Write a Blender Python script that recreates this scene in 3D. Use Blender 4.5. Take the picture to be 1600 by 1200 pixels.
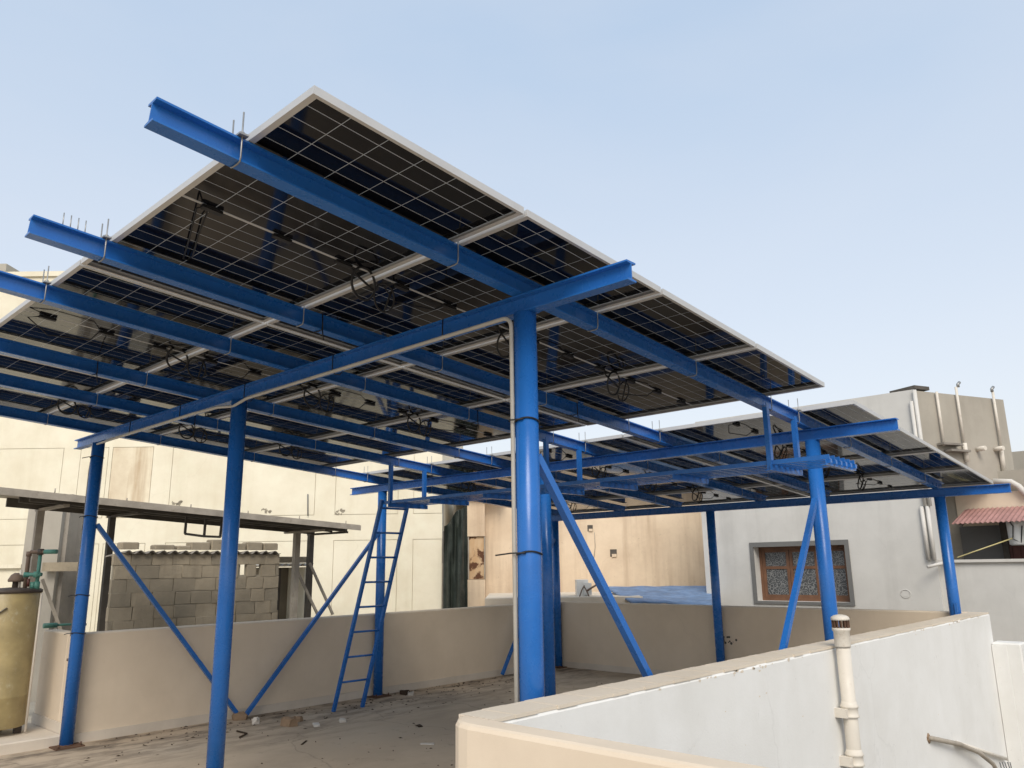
import bpy, math, random
from mathutils import Vector, Matrix
random.seed(7)
for o in list(bpy.data.objects): bpy.data.objects.remove(o)
S = bpy.context.scene
COL = S.collection
R = math.radians
# ------------------------------------------------------------------ camera
F_PX = 1213.62
YAW, PITCH, ROLL = R(42.792), R(13.185), R(-0.822)
EYE = Vector((-3.0075, -2.6815, 1.6574))
fw = Vector((math.cos(PITCH)*math.cos(YAW), math.cos(PITCH)*math.sin(YAW), math.sin(PITCH)))
_r = Vector((math.sin(YAW), -math.cos(YAW), 0)); _u = _r.cross(fw)
rt = _r*math.cos(ROLL) + _u*math.sin(ROLL)
up = -_r*math.sin(ROLL) + _u*math.cos(ROLL)
cd = bpy.data.cameras.new('camera'); cam = bpy.data.objects.new('camera', cd); COL.objects.link(cam)
cd.sensor_width = 36; cd.lens = F_PX/1600*36; cd.clip_end = 5000; cd.clip_start = .05
m = Matrix((rt, up, -fw)).transposed().to_4x4(); m.translation = EYE
cam.matrix_world = m
S.camera = cam
# ------------------------------------------------------------------ light
SUN_AZ, SUN_EL = R(223), R(43)          # azimuth measured from +X to +Y
W = bpy.data.worlds.new('World'); S.world = W; W.use_nodes = True
nt = W.node_tree; nt.nodes.clear()
sky = nt.nodes.new('ShaderNodeTexSky'); sky.sky_type = 'NISHITA'; sky.sun_disc = False
sky.sun_elevation = SUN_EL; sky.sun_rotation = R(90) - SUN_AZ
sky.air_density = 1.0; sky.dust_density = 4.0; sky.ozone_density = 1.0; sky.altitude = 0
bg = nt.nodes.new('ShaderNodeBackground'); bg.inputs[1].default_value = .12
wo = nt.nodes.new('ShaderNodeOutputWorld')
veil = nt.nodes.new('ShaderNodeMix'); veil.data_type = 'RGBA'; veil.inputs[0].default_value = .7     # thin even high cloud over the blue
wt = nt.nodes.new('ShaderNodeTexCoord'); wz = nt.nodes.new('ShaderNodeSeparateXYZ'); nt.links.new(wt.outputs['Generated'], wz.inputs[0])
wr = nt.nodes.new('ShaderNodeValToRGB'); nt.links.new(wz.outputs[2], wr.inputs[0])       # hazier and whiter towards the horizon
wr.color_ramp.elements[0].position = .09; wr.color_ramp.elements[0].color = (5.8, 5.9, 6.0, 1)
wr.color_ramp.elements[1].position = .62; wr.color_ramp.elements[1].color = (3.6, 4.5, 5.65, 1)
wn = nt.nodes.new('ShaderNodeTexNoise'); wn.inputs['Scale'].default_value = 1.6; wn.inputs['Detail'].default_value = 5; wn.inputs['Distortion'].default_value = .6
wm = nt.nodes.new('ShaderNodeMapping'); wm.inputs['Scale'].default_value = (1, 1, 3); nt.links.new(wt.outputs['Generated'], wm.inputs[0]); nt.links.new(wm.outputs[0], wn.inputs['Vector'])
wk = nt.nodes.new('ShaderNodeMapRange'); wk.inputs[1].default_value = .35; wk.inputs[2].default_value = .75; wk.inputs[3].default_value = 0; wk.inputs[4].default_value = .38
nt.links.new(wn.outputs['Fac'], wk.inputs[0])
wc = nt.nodes.new('ShaderNodeMix'); wc.data_type = 'RGBA'; wc.inputs[7].default_value = (5.4, 5.6, 5.9, 1)
nt.links.new(wk.outputs[0], wc.inputs[0]); nt.links.new(wr.outputs[0], wc.inputs[6]); nt.links.new(wc.outputs[2], veil.inputs[7])
nt.links.new(sky.outputs[0], veil.inputs[6]); nt.links.new(veil.outputs[2], bg.inputs[0]); nt.links.new(bg.outputs[0], wo.inputs[0])
sl = bpy.data.lights.new('sun', 'SUN'); sun = bpy.data.objects.new('sun', sl); COL.objects.link(sun)
sl.energy = 1.5; sl.angle = R(28); sl.color = (1, .93, .82)
sd = Vector((math.cos(SUN_AZ)*math.cos(SUN_EL), math.sin(SUN_AZ)*math.cos(SUN_EL), math.sin(SUN_EL)))
sun.rotation_euler = sd.to_track_quat('Z', 'Y').to_euler(); sun.location = sd*50
S.view_settings.view_transform = 'Standard'; S.view_settings.look = 'None'
S.view_settings.gamma = 1; S.view_settings.exposure = 0.55
S.render.engine = 'CYCLES'

# ------------------------------------------------------------------ pixels to points
def ray(a, b): return fw + rt*((a-800)/F_PX) - up*((b-600)/F_PX)
def PX(a, b, x): d = ray(a, b); return EYE + d*((x-EYE.x)/d.x)
def PY(a, b, y): d = ray(a, b); return EYE + d*((y-EYE.y)/d.y)
def PZ(a, b, z): d = ray(a, b); return EYE + d*((z-EYE.z)/d.z)
HD = Vector((math.cos(YAW), math.sin(YAW), 0)); HR = Vector((math.sin(YAW), -math.cos(YAW), 0))
def PH(a, b, h): d = ray(a, b); return EYE + d*(h/d.dot(HD))
def hl(p): q = p-EYE; return q.dot(HR)             # sideways position on a wall facing the heading
# ------------------------------------------------------------------ mesh helpers
class MB:
    def __init__(s): s.v = []; s.f = []; s.sm = []
    def add(s, vs, fs, smooth=False):
        n = len(s.v); s.v += [Vector(v) for v in vs]
        s.f += [tuple(i+n for i in f) for f in fs]; s.sm += [smooth]*len(fs); return s
    def box(s, a, b):
        (x0, y0, z0), (x1, y1, z1) = a, b
        x0, x1 = min(x0, x1), max(x0, x1); y0, y1 = min(y0, y1), max(y0, y1); z0, z1 = min(z0, z1), max(z0, z1)
        return s.add([(x0,y0,z0),(x1,y0,z0),(x1,y1,z0),(x0,y1,z0),(x0,y0,z1),(x1,y0,z1),(x1,y1,z1),(x0,y1,z1)],
              [(3,2,1,0),(4,5,6,7),(0,1,5,4),(1,2,6,5),(2,3,7,6),(3,0,4,7)])
    def cbox(s, a, b, c=.006):                     # box with chamfered vertical and top edges
        (x0, y0, z0), (x1, y1, z1) = a, b
        def ring(i, z): 
            q = i; k = c
            return [(x0+q+k,y0+q,z),(x1-q-k,y0+q,z),(x1-q,y0+q+k,z),(x1-q,y1-q-k,z),(x1-q-k,y1-q,z),(x0+q+k,y1-q,z),(x0+q,y1-q-k,z),(x0+q,y0+q+k,z)]
        vs = ring(0, z0)+ring(0, z1-c)+ring(c, z1)
        fs = [tuple(range(7,-1,-1)), tuple(range(16,24))]
        for l in (0, 8): fs += [(l+i, l+(i+1)%8, l+8+(i+1)%8, l+8+i) for i in range(8)]
        return s.add(vs, fs)
    def obox(s, o, ex, ey, ez):                    # oriented box from corner + three edges
        o, ex, ey, ez = map(Vector, (o, ex, ey, ez))
        if ex.cross(ey).dot(ez) < 0: o = o+ex; ex = -ex
        return s.add([o, o+ex, o+ex+ey, o+ey, o+ez, o+ex+ez, o+ex+ey+ez, o+ey+ez],
              [(3,2,1,0),(4,5,6,7),(0,1,5,4),(1,2,6,5),(2,3,7,6),(3,0,4,7)])
    def bar(s, a, b, w, h, upv=(0,0,1)):           # rectangular bar from a to b
        a, b = Vector(a), Vector(b); d = (b-a).normalized()
        sd_ = d.cross(Vector(upv)); sd_ = sd_.normalized() if sd_.length > 1e-4 else Vector((1,0,0))
        u_ = sd_.cross(d)
        return s.obox(a-sd_*w/2-u_*h/2, b-a, sd_*w, u_*h)
    def tube(s, pts, r, n=10, cap=True):
        pts = [Vector(p) for p in pts]; rs = r if isinstance(r, (list, tuple)) else [r]*len(pts)
        t0 = (pts[1]-pts[0]).normalized(); ref = Vector((0,0,1)) if abs(t0.z) < .9 else Vector((1,0,0))
        nx = t0.cross(ref).normalized(); vs = []
        for i, p in enumerate(pts):
            t = (pts[min(i+1, len(pts)-1)]-pts[max(i-1, 0)])
            t = t.normalized() if t.length > 1e-9 else t0
            nx = nx - t*nx.dot(t); nx = nx.normalized() if nx.length > 1e-6 else t.orthogonal().normalized()
            ny = t.cross(nx)
            vs += [p + (nx*math.cos(2*math.pi*k/n)+ny*math.sin(2*math.pi*k/n))*rs[i] for k in range(n)]
        fs = []
        for i in range(len(pts)-1):
            fs += [(i*n+k, i*n+(k+1)%n, (i+1)*n+(k+1)%n, (i+1)*n+k) for k in range(n)]
        s.add(vs, fs, True)
        if cap:
            L = len(s.v)-len(vs)
            s.f.append(tuple(L+k for k in range(n-1,-1,-1))); s.sm.append(False)
            s.f.append(tuple(L+(len(pts)-1)*n+k for k in range(n))); s.sm.append(False)
        return s
    def prism(s, prof, o, ex, ey, ez):             # profile (a,b) in ex,ey swept along ez
        o, ex, ey, ez = map(Vector, (o, ex, ey, ez)); n = len(prof)
        if ex.cross(ey).dot(ez) < 0: prof = prof[::-1]
        vs = [o+ex*a+ey*b for a, b in prof]+[o+ex*a+ey*b+ez for a, b in prof]
        fs = [tuple(range(n-1,-1,-1)), tuple(range(n, 2*n))]+[(i,(i+1)%n,n+(i+1)%n,n+i) for i in range(n)]
        return s.add(vs, fs)
    def lathe(s, prof, o, n=24):                   # (r, z) profile around a vertical axis
        o = Vector(o); vs = []; fs = []
        for r, z in prof: vs += [o+Vector((r*math.cos(2*math.pi*k/n), r*math.sin(2*math.pi*k/n), z)) for k in range(n)]
        for i in range(len(prof)-1): fs += [(i*n+k, i*n+(k+1)%n, (i+1)*n+(k+1)%n, (i+1)*n+k) for k in range(n)]
        s.add(vs, fs, True)
        L = len(s.v)-len(vs)
        s.f.append(tuple(L+k for k in range(n-1,-1,-1))); s.sm.append(False)
        s.f.append(tuple(L+(len(prof)-1)*n+k for k in range(n))); s.sm.append(False)
        return s
    def mesh(s, name, mat, off=Vector()):
        me = bpy.data.meshes.new(name); me.from_pydata([tuple(v-off) for v in s.v], [], s.f)
        me.polygons.foreach_set('use_smooth', s.sm); me.materials.append(mat); me.update(); return me
def org(o):
    while o.parent: o = o.parent
    return o.location.copy()
def part(name, mb, mat, parent, local=False, kind=None):
    o = bpy.data.objects.new(name, mb.mesh(name, mat, Vector() if local else org(parent)))
    COL.objects.link(o); o.parent = parent
    if kind: o['kind'] = kind
    return o
def thing(name, label, cat, loc=(0,0,0), group=None):
    o = bpy.data.objects.new(name, None); COL.objects.link(o); o.location = loc; o.empty_display_size = .1
    o['label'] = label; o['category'] = cat
    if group: o['group'] = group
    return o
def solo(name, mb, mat, label, cat, group=None):
    c = sum(mb.v, Vector())/len(mb.v); c.z = min(v.z for v in mb.v)
    o = bpy.data.objects.new(name, mb.mesh(name, mat, c)); COL.objects.link(o); o.location = c
    o['label'] = label; o['category'] = cat
    if group: o['group'] = group
    return o
def struct(name, mb, mat, kind='structure'):
    o = bpy.data.objects.new(name, mb.mesh(name, mat)); COL.objects.link(o); o['kind'] = kind; return o
# ------------------------------------------------------------------ materials
def newmat(name):
    m_ = bpy.data.materials.new(name); m_.use_nodes = True; n = m_.node_tree
    return m_, n, n.nodes['Principled BSDF']
def noise(n, scale, detail=6, rough=.6, sc=(1,1,1), pos=None):
    tc = n.nodes.new('ShaderNodeNewGeometry'); mp = n.nodes.new('ShaderNodeMapping'); mp.inputs['Scale'].default_value = sc
    n.links.new(tc.outputs['Position'] if pos is None else pos, mp.inputs[0])
    t = n.nodes.new('ShaderNodeTexNoise'); t.inputs['Scale'].default_value = scale; t.inputs['Detail'].default_value = detail
    t.inputs['Roughness'].default_value = rough
    n.links.new(mp.outputs[0], t.inputs['Vector']); return t.outputs['Fac']
def ramp(n, fac, stops):
    r_ = n.nodes.new('ShaderNodeValToRGB'); e = r_.color_ramp.elements
    while len(e) < len(stops): e.new(.5)
    for q, (p, c) in zip(e, stops): q.position = p; q.color = (*c, 1) if len(c) == 3 else c
    n.links.new(fac, r_.inputs[0]); return r_.outputs[0]
def mixc(n, fac, a, b, mode='MIX'):
    x = n.nodes.new('ShaderNodeMix'); x.data_type = 'RGBA'; x.blend_type = mode
    for i, v in ((0, fac), (6, a), (7, b)):
        if hasattr(v, 'node'): n.links.new(v, x.inputs[i])
        else: x.inputs[i].default_value = v if i == 0 else (*v, 1)
    return x.outputs[2]
def bump(n, b, h, strength=.3, dist=.01):
    q = n.nodes.new('ShaderNodeBump'); q.inputs['Strength'].default_value = strength; q.inputs['Distance'].default_value = dist
    n.links.new(h, q.inputs['Height']); n.links.new(q.outputs[0], b.inputs['Normal'])
G = lambda v: (v, v, v)
def plaster(name, base, dirt, rough=.85, dirt_amt=.5, streak=.4, sscale=3, spots=.3, fine=60, bs=.25, stain=None):
    m_, n, b = newmat(name)
    big = noise(n, .9, 8, .65); c = mixc(n, ramp(n, big, [(.38, G(0)), (.72, G(dirt_amt))]), base, dirt)
    st = noise(n, sscale, 5, .6, (1, 1, .07)); c = mixc(n, ramp(n, st, [(.52, G(0)), (.75, G(streak))]), c, dirt)
    sp = noise(n, 14, 8, .75); c = mixc(n, ramp(n, sp, [(.62, G(0)), (.74, G(spots))]), c, tuple(x*.55 for x in dirt))
    pale = noise(n, 2.3, 5, .6); c = mixc(n, ramp(n, pale, [(.5, G(0)), (.8, G(.35))]), c, tuple(min(.85, x*1.15) for x in base))
    vo = n.nodes.new('ShaderNodeTexVoronoi'); vo.feature = 'DISTANCE_TO_EDGE'; vo.inputs['Scale'].default_value = .8     # hairline cracks, in places
    ge = n.nodes.new('ShaderNodeNewGeometry'); nn = n.nodes.new('ShaderNodeTexNoise'); nn.inputs['Scale'].default_value = 2.5; nn.inputs['Detail'].default_value = 7
    n.links.new(ge.outputs['Position'], nn.inputs['Vector'])
    wv = n.nodes.new('ShaderNodeMix'); wv.data_type = 'RGBA'; wv.blend_type = 'ADD'; wv.inputs[0].default_value = .4
    n.links.new(ge.outputs['Position'], wv.inputs[6]); n.links.new(nn.outputs['Color'], wv.inputs[7]); n.links.new(wv.outputs[2], vo.inputs['Vector'])
    mk = n.nodes.new('ShaderNodeMath'); mk.operation = 'MULTIPLY'
    n.links.new(ramp(n, vo.outputs['Distance'], [(.002, G(.10)), (.006, G(0))]), mk.inputs[0]); n.links.new(ramp(n, noise(n, .7, 3, .5, (1.3, 1, 1)), [(.5, G(0)), (.6, G(1))]), mk.inputs[1])
    c = mixc(n, mk.outputs[0], c, tuple(x*.5 for x in dirt))
    if stain: c = stain(n, c)
    n.links.new(c, b.inputs['Base Color']); b.inputs['Roughness'].default_value = rough
    b.inputs['Specular IOR Level'].default_value = .25
    bump(n, b, noise(n, fine, 6, .7), bs, .006); return m_
def paint(name, base, rough=.38, var=.15, dirt=(.12,.12,.13), dirt_amt=.25, spec=.5, metal=0):
    m_, n, b = newmat(name)
    v = noise(n, 4, 5, .6); c = mixc(n, ramp(n, v, [(.3, G(0)), (.75, G(1))]), tuple(x*(1-var) for x in base), tuple(x*(1+var) for x in base))
    d = noise(n, 11, 8, .75); c = mixc(n, ramp(n, d, [(.56, G(0)), (.8, G(dirt_amt))]), c, dirt)
    n.links.new(c, b.inputs['Base Color']); b.inputs['Specular IOR Level'].default_value = spec; b.inputs['Metallic'].default_value = metal
    rr = noise(n, 9, 5, .6); n.links.new(ramp(n, rr, [(.3, G(rough*.8)), (.7, G(min(1, rough*1.3)))]), b.inputs['Roughness'])
    bump(n, b, noise(n, 25, 3, .5), .08, .004); return m_
M = {}
M['blue'] = paint('blue_paint', (.019, .135, .45), .26, .10, (.05, .16, .36), .25, .42)
M['alu'] = paint('anodised_aluminium', (.56, .55, .53), .42, .06, (.3, .28, .25), .2, .5, .35)
M['zinc'] = paint('zinc_plated_steel', (.33, .33, .32), .4, .1, (.2, .18, .15), .3, .5, .6)
M['black'] = paint('black_rubber', (.012, .012, .013), .5, .2, (.05, .05, .05), .2)
M['rust'] = paint('rusty_plate', (.13, .075, .05), .8, .35, (.2, .15, .12), .6, .2)
M['conduit'] = paint('pale_conduit', (.5, .48, .43), .5, .08, (.25, .22, .18), .4, .4)
M['dkconduit'] = paint('dark_conduit', (.12, .125, .13), .5, .1, (.2, .18, .15), .3, .4)
M['beige'] = plaster('beige_plaster', (.71, .605, .475), (.53, .435, .325), .85, .45, .18, 2.5, .15, 90, .12)
M['beigetop'] = plaster('beige_coping', (.68, .60, .49), (.48, .41, .32), .85, .5, .1, 3, .3, 70, .2)
M['white'] = plaster('white_plaster', (.76, .755, .73), (.52, .50, .45), .8, .35, .14, 3, .4, 80, .25)
M['skirt'] = plaster('marble_skirting', (.66, .59, .50), (.42, .37, .31), .55, .6, .2, 5, .4, 40, .1)
M['cream'] = plaster('cream_render', (.80, .745, .60), (.60, .53, .38), .85, .55, .5, 1.5, .25, 60, .2)
M['creamstain'] = plaster('stained_cream_render', (.78, .70, .54), (.42, .29, .17), .85, .6, 1.0, 3.2, .3, 60, .2)
M['tan'] = plaster('peach_render', (.76, .615, .45), (.42, .30, .20), .88, .5, .85, 2.0, .9, 60, .3)
M['greywall'] = plaster('grey_white_render', (.60, .59, .56), (.42, .41, .385), .85, .5, .55, 2.2, .25, 60, .15)
M['cement'] = plaster('raw_cement', (.40, .37, .315), (.28, .255, .215), .9, .6, .4, 1.8, .2, 50, .2)
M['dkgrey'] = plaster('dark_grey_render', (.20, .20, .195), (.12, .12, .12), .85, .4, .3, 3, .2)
M['winsur'] = plaster('grey_window_surround', (.17, .17, .165), (.11, .11, .11), .8, .4, .2, 3, .2)
M['block'] = plaster('concrete_block', (.40, .34, .25), (.20, .17, .125), .95, .9, .6, 6, 1.0, 28, 1.0)
M['blockb'] = plaster('greyer_concrete_block', (.32, .275, .205), (.17, .15, .115), .95, .9, .5, 5, .8, 45, 1.0)
M['mortar'] = plaster('mortar', (.36, .32, .25), (.2, .18, .14), .95, .6, .3, 3, .5, 60, .6)
M['asb'] = plaster('fibre_cement_sheet', (.33, .30, .26), (.12, .11, .10), .9, .8, .3, 4, .5)
M['oldsteel'] = paint('weathered_steel', (.36, .32, .265), .7, .25, (.13, .10, .07), .7, .3)
M['darksteel'] = paint('dark_weathered_steel', (.09, .08, .068), .7, .3, (.14, .10, .07), .6, .3)
M['wood'] = paint('varnished_wood', (.17, .085, .048), .5, .35, (.10, .04, .02), .6, .4)
M['door'] = paint('dark_red_door', (.10, .03, .022), .45, .3, (.05, .02, .02), .5, .4)
M['redtin'] = paint('faded_red_tin', (.38, .21, .19), .6, .2, (.3, .2, .17), .6, .3)
M['pvc'] = paint('old_white_pvc', (.66, .61, .53), .5, .08, (.36, .27, .18), .8, .4)
M['pvcw'] = paint('white_pvc', (.60, .58, .54), .45, .06, (.4, .35, .28), .5, .4)
M['bluetarp'] = paint('blue_tarpaulin', (.13, .21, .35), .6, .35, (.3, .35, .42), .5, .4)
M['greentarp'] = paint('dark_green_tarpaulin', (.026, .034, .028), .6, .5, (.06, .06, .05), .5, .3)
M['tank'] = paint('yellowed_tank_paint', (.36, .285, .135), .4, .25, (.50, .45, .33), 1.0, .5)
M['tankgrey'] = paint('bare_grey_patch', (.18, .17, .14), .5, .2, (.1, .08, .06), .5)
M['lid'] = paint('dark_tank_lid', (.06, .045, .035), .6, .4, (.12, .08, .05), .6)
M['teal'] = paint('teal_plastic_pipe', (.07, .22, .175), .5, .15, (.2, .22, .18), .4)
M['brownpipe'] = paint('brown_pipe', (.16, .11, .08), .6, .3, (.25, .2, .15), .5)
M['plastic'] = paint('white_plastic', (.68, .68, .66), .4, .06, (.4, .38, .33), .4)
M['yellow'] = paint('yellow_pole_paint', (.48, .42, .2), .5, .15, (.3, .25, .1), .5)
M['paper'] = paint('dirty_paper', (.6, .56, .5), .8, .15, (.3, .25, .2), .5, .2)
M['brick'] = paint('broken_brick', (.27, .19, .125), .9, .3, (.2, .14, .1), .7, .1)
M['twig'] = paint('dark_litter', (.07, .05, .035), .9, .4, (.12, .1, .08), .5, .1)
M['ground'] = plaster('dusty_ground', (.30, .25, .19), (.2, .17, .13), .95, .6, 0, 3, .3)
def floor_mat():
    m_, n, b = newmat('terrace_concrete')
    c = mixc(n, ramp(n, noise(n, 1.1, 9, .65), [(.35, G(0)), (.7, G(1))]), (.53, .43, .32), (.40, .32, .235))
    c = mixc(n, ramp(n, noise(n, .55, 6, .6), [(.5, G(0)), (.66, G(.55))]), c, (.60, .515, .405))
    c = mixc(n, ramp(n, noise(n, 6, 9, .75), [(.58, G(0)), (.7, G(.6))]), c, (.19, .155, .12))
    # dirt swept along the foot of the left parapet
    geo = n.nodes.new('ShaderNodeNewGeometry'); sx = n.nodes.new('ShaderNodeSeparateXYZ'); n.links.new(geo.outputs['Position'], sx.inputs[0])
    mr = n.nodes.new('ShaderNodeMapRange'); mr.inputs[1].default_value = 4.2; mr.inputs[2].default_value = 6.0; n.links.new(sx.outputs[1], mr.inputs[0])
    mu = n.nodes.new('ShaderNodeMath'); mu.operation = 'MULTIPLY'; n.links.new(mr.outputs[0], mu.inputs[0])
    n.links.new(ramp(n, noise(n, 2.6, 9, .7, (.6, 1.6, 1)), [(.45, G(0)), (.6, G(1))]), mu.inputs[1])
    c = mixc(n, mu.outputs[0], c, (.165, .132, .10))
    c = mixc(n, ramp(n, noise(n, 38, 4, .6), [(.70, G(0)), (.74, G(.7))]), c, (.45, .42, .36))
    vo = n.nodes.new('ShaderNodeTexVoronoi'); vo.feature = 'DISTANCE_TO_EDGE'; vo.inputs['Scale'].default_value = .55
    wv = n.nodes.new('ShaderNodeMix'); wv.data_type = 'RGBA'; wv.blend_type = 'ADD'; wv.inputs[0].default_value = .35
    nn = n.nodes.new('ShaderNodeTexNoise'); nn.inputs['Scale'].default_value = 2.2; nn.inputs['Detail'].default_value = 8; n.links.new(geo.outputs['Position'], nn.inputs['Vector'])
    n.links.new(geo.outputs['Position'], wv.inputs[6]); n.links.new(nn.outputs['Color'], wv.inputs[7]); n.links.new(wv.outputs[2], vo.inputs['Vector'])
    c = mixc(n, ramp(n, vo.outputs['Distance'], [(.0015, G(.4)), (.005, G(0))]), c, (.16, .13, .10))
    n.links.new(c, b.inputs['Base Color']); b.inputs['Roughness'].default_value = .85; b.inputs['Specular IOR Level'].default_value = .25
    bump(n, b, noise(n, 30, 8, .7), .35, .008); return m_
M['floor'] = floor_mat()
def cell_mat():
    m_, n, b = newmat('solar_cell_back')
    tc = n.nodes.new('ShaderNodeTexCoord'); sx = n.nodes.new('ShaderNodeSeparateXYZ'); n.links.new(tc.outputs['Object'], sx.inputs[0])
    mu = n.nodes.new('ShaderNodeMath'); mu.operation = 'MULTIPLY'; mu.inputs[1].default_value = 2*math.pi/.0105; n.links.new(sx.outputs[1], mu.inputs[0])
    si = n.nodes.new('ShaderNodeMath'); si.operation = 'SINE'; n.links.new(mu.outputs[0], si.inputs[0])
    c = ramp(n, si.outputs[0], [(.55, (.0035, .004, .007)), (.95, (.016, .0165, .018))])
    n.links.new(c, b.inputs['Base Color'])
    b.inputs['Roughness'].default_value = .06; b.inputs['IOR'].default_value = 1.5; b.inputs['Specular IOR Level'].default_value = .31
    return m_
M['cell'] = cell_mat()
def sheet_mat():
    m_, n, b = newmat('panel_glass_gap')
    tr = n.nodes.new('ShaderNodeBsdfTranslucent'); tr.inputs[0].default_value = (.62, .62, .61, 1)
    df = n.nodes.new('ShaderNodeBsdfDiffuse'); df.inputs[0].default_value = (.5, .5, .49, 1)
    a = n.nodes.new('ShaderNodeMixShader'); a.inputs[0].default_value = .4; n.links.new(tr.outputs[0], a.inputs[1]); n.links.new(df.outputs[0], a.inputs[2])
    gl = n.nodes.new('ShaderNodeBsdfGlossy'); gl.inputs['Roughness'].default_value = .05
    fr = n.nodes.new('ShaderNodeFresnel'); fr.inputs[0].default_value = 1.5
    q = n.nodes.new('ShaderNodeMixShader'); n.links.new(fr.outputs[0], q.inputs[0]); n.links.new(a.outputs[0], q.inputs[1]); n.links.new(gl.outputs[0], q.inputs[2])
    n.links.new(q.outputs[0], n.nodes['Material Output'].inputs[0]); return m_
M['sheet'] = sheet_mat()
def lace_mat():
    m_, n, b = newmat('lace_curtain_behind_glass')
    tc = n.nodes.new('ShaderNodeNewGeometry')
    vo = n.nodes.new('ShaderNodeTexVoronoi'); vo.inputs['Scale'].default_value = 16; n.links.new(tc.outputs['Position'], vo.inputs['Vector'])
    mu = n.nodes.new('ShaderNodeMath'); mu.operation = 'MULTIPLY'; mu.inputs[1].default_value = 15; n.links.new(vo.outputs['Distance'], mu.inputs[0])
    si = n.nodes.new('ShaderNodeMath'); si.operation = 'SINE'; n.links.new(mu.outputs[0], si.inputs[0])
    c = ramp(n, si.outputs[0], [(.0, (.07, .075, .08)), (.9, (.22, .225, .225))])
    n.links.new(c, b.inputs['Base Color']); b.inputs['Roughness'].default_value = .15; return m_
M['lace'] = lace_mat()
def rustpanel_mat():
    m_, n, b = newmat('rust_eaten_panel')
    c = mixc(n, ramp(n, noise(n, 3, 6, .6, (1, 1, .25)), [(.4, G(0)), (.7, G(.8))]), (.60, .45, .29), (.46, .25, .10))
    c = mixc(n, ramp(n, noise(n, 3.4, 6, .6), [(.5, G(0)), (.56, G(1))]), c, (.11, .045, .02))
    n.links.new(c, b.inputs['Base Color']); b.inputs['Roughness'].default_value = .85; return m_
M['rustpanel'] = rustpanel_mat()

# ================================================================== SETTING
ZR, SL = 3.0973, .0782                       # underside of the rafters at x = 0 and their fall
DG, DR = .103, .103
XB, XF, Y2, Y3 = 3.782, 7.537, 3.1083, 6.1089
WL, WF, WH = 6.195, 7.615, 1.047
YPI, YPO, XPF, XPI = -.10, -.305, -.71, -.583
zr = lambda x: ZR - SL*x
mb = MB(); mb.box((-900, -900, -7.2), (900, 900, -7)); struct('ground', mb, M['ground'])
mb = MB()                                     # floor with the light well cut out
mb.box((-9, -9, -.3), (XPF, 12, 0)); mb.box((XPF, YPI-.05, -.3), (7.76, 6.38, 0))
struct('terrace_floor', mb, M['floor'])
mb = MB(); mb.box((XPI-.12, -9, -7), (14, YPO+.2, -3.2)); struct('light_well_floor', mb, M['ground'])

# parapets
t = thing('parapet_wall', 'long beige parapet with pale skirting behind the ladder', 'wall', (3.5, WL+.07, 0))
mb = MB(); mb.cbox((0, WL, -.3), (WF, WL+.19, WH), .012); mb.cbox((0, WL+.1901, -.3), (.15, WL+.95, WH), .012); part('wall', mb, M['beige'], t)
mb = MB(); mb.box((-.012, WL-.016, 0), (WF-.02, WL-.001, .092)); part('skirting', mb, M['skirt'], t)
mb = MB(); mb.box((-.02, WL+.0, .1), (-.001, WL+.94, .2)); part('end_skirting', mb, M['skirt'], t)
t = thing('parapet_wall', 'shaded beige parapet across the far end of the terrace', 'wall', (WF+.07, 3, 0))
mb = MB(); mb.cbox((WF, YPI, -.3), (WF+.16, WL+.19, WH+.004), .012); part('wall', mb, M['beige'], t)
mb = MB(); mb.box((WF-.016, YPI+.01, .001), (WF-.001, WL-.02, .092)); part('skirting', mb, M['skirt'], t)
t = thing('parapet_wall', 'white outer parapet carrying the vent pipe, with beige coping', 'wall', (3.5, (YPI+YPO)/2, 0))
mb = MB(); mb.cbox((XPI, YPO, -3.2), (WF+.14, YPI-.004, WH-.014), .012); part('wall', mb, M['white'], t)
mb = MB(); mb.cbox((XPI+.001, YPI-.0035, -.3), (WF-.001, YPI, WH-.012), .001); part('inner_face', mb, M['beige'], t)
mb = MB()
n = 60
for i in range(n):                            # slightly ragged plaster coping
    xa = XPI+.001+(WF+.134-XPI)*i/n; xb = XPI+.001+(WF+.134-XPI)*(i+1)/n
    mb.box((xa, YPO+random.uniform(.0, .012), WH-.0135), (xb, YPI, WH+.001+.0015*(i % 2)))
part('coping', mb, M['beigetop'], t)
mb = MB()
for i in range(70):
    x = random.choice((random.gauss(1.6, .5), random.uniform(-.3, 7.2), random.gauss(5.6, .8))); 
    if not -.4 < x < 7.4: continue
    z = WH-.016-abs(random.gauss(0, .018)) if i < 48 else random.uniform(.1, .9); w = random.uniform(.004, .022)*(1 if i < 48 else .5)
    ang = [6.283*k/6+random.uniform(-.3, .3) for k in range(6)]
    mb.add([(x+w*random.uniform(.6, 1.6)*math.cos(g), YPO-.0012, z+w*.5*math.sin(g)) for g in ang], [tuple(range(6))])
part('paint_chips', mb, M['beigetop'], t, kind='stuff')
t = thing('parapet_wall', 'sunlit beige parapet end in the foreground with rounded top', 'wall', (XPF+.06, -2, 0))
pl = [(XPF, -6), (XPI-.001, -6), (XPI, YPI-.0005), (XPI-.004, YPI-.012), (-.63, -.14), (-.67, -.175), (-.70, -.225), (XPF, -.285)]
pc = [sum(q[i] for q in pl[2:])/6 for i in (0, 1)]
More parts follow.
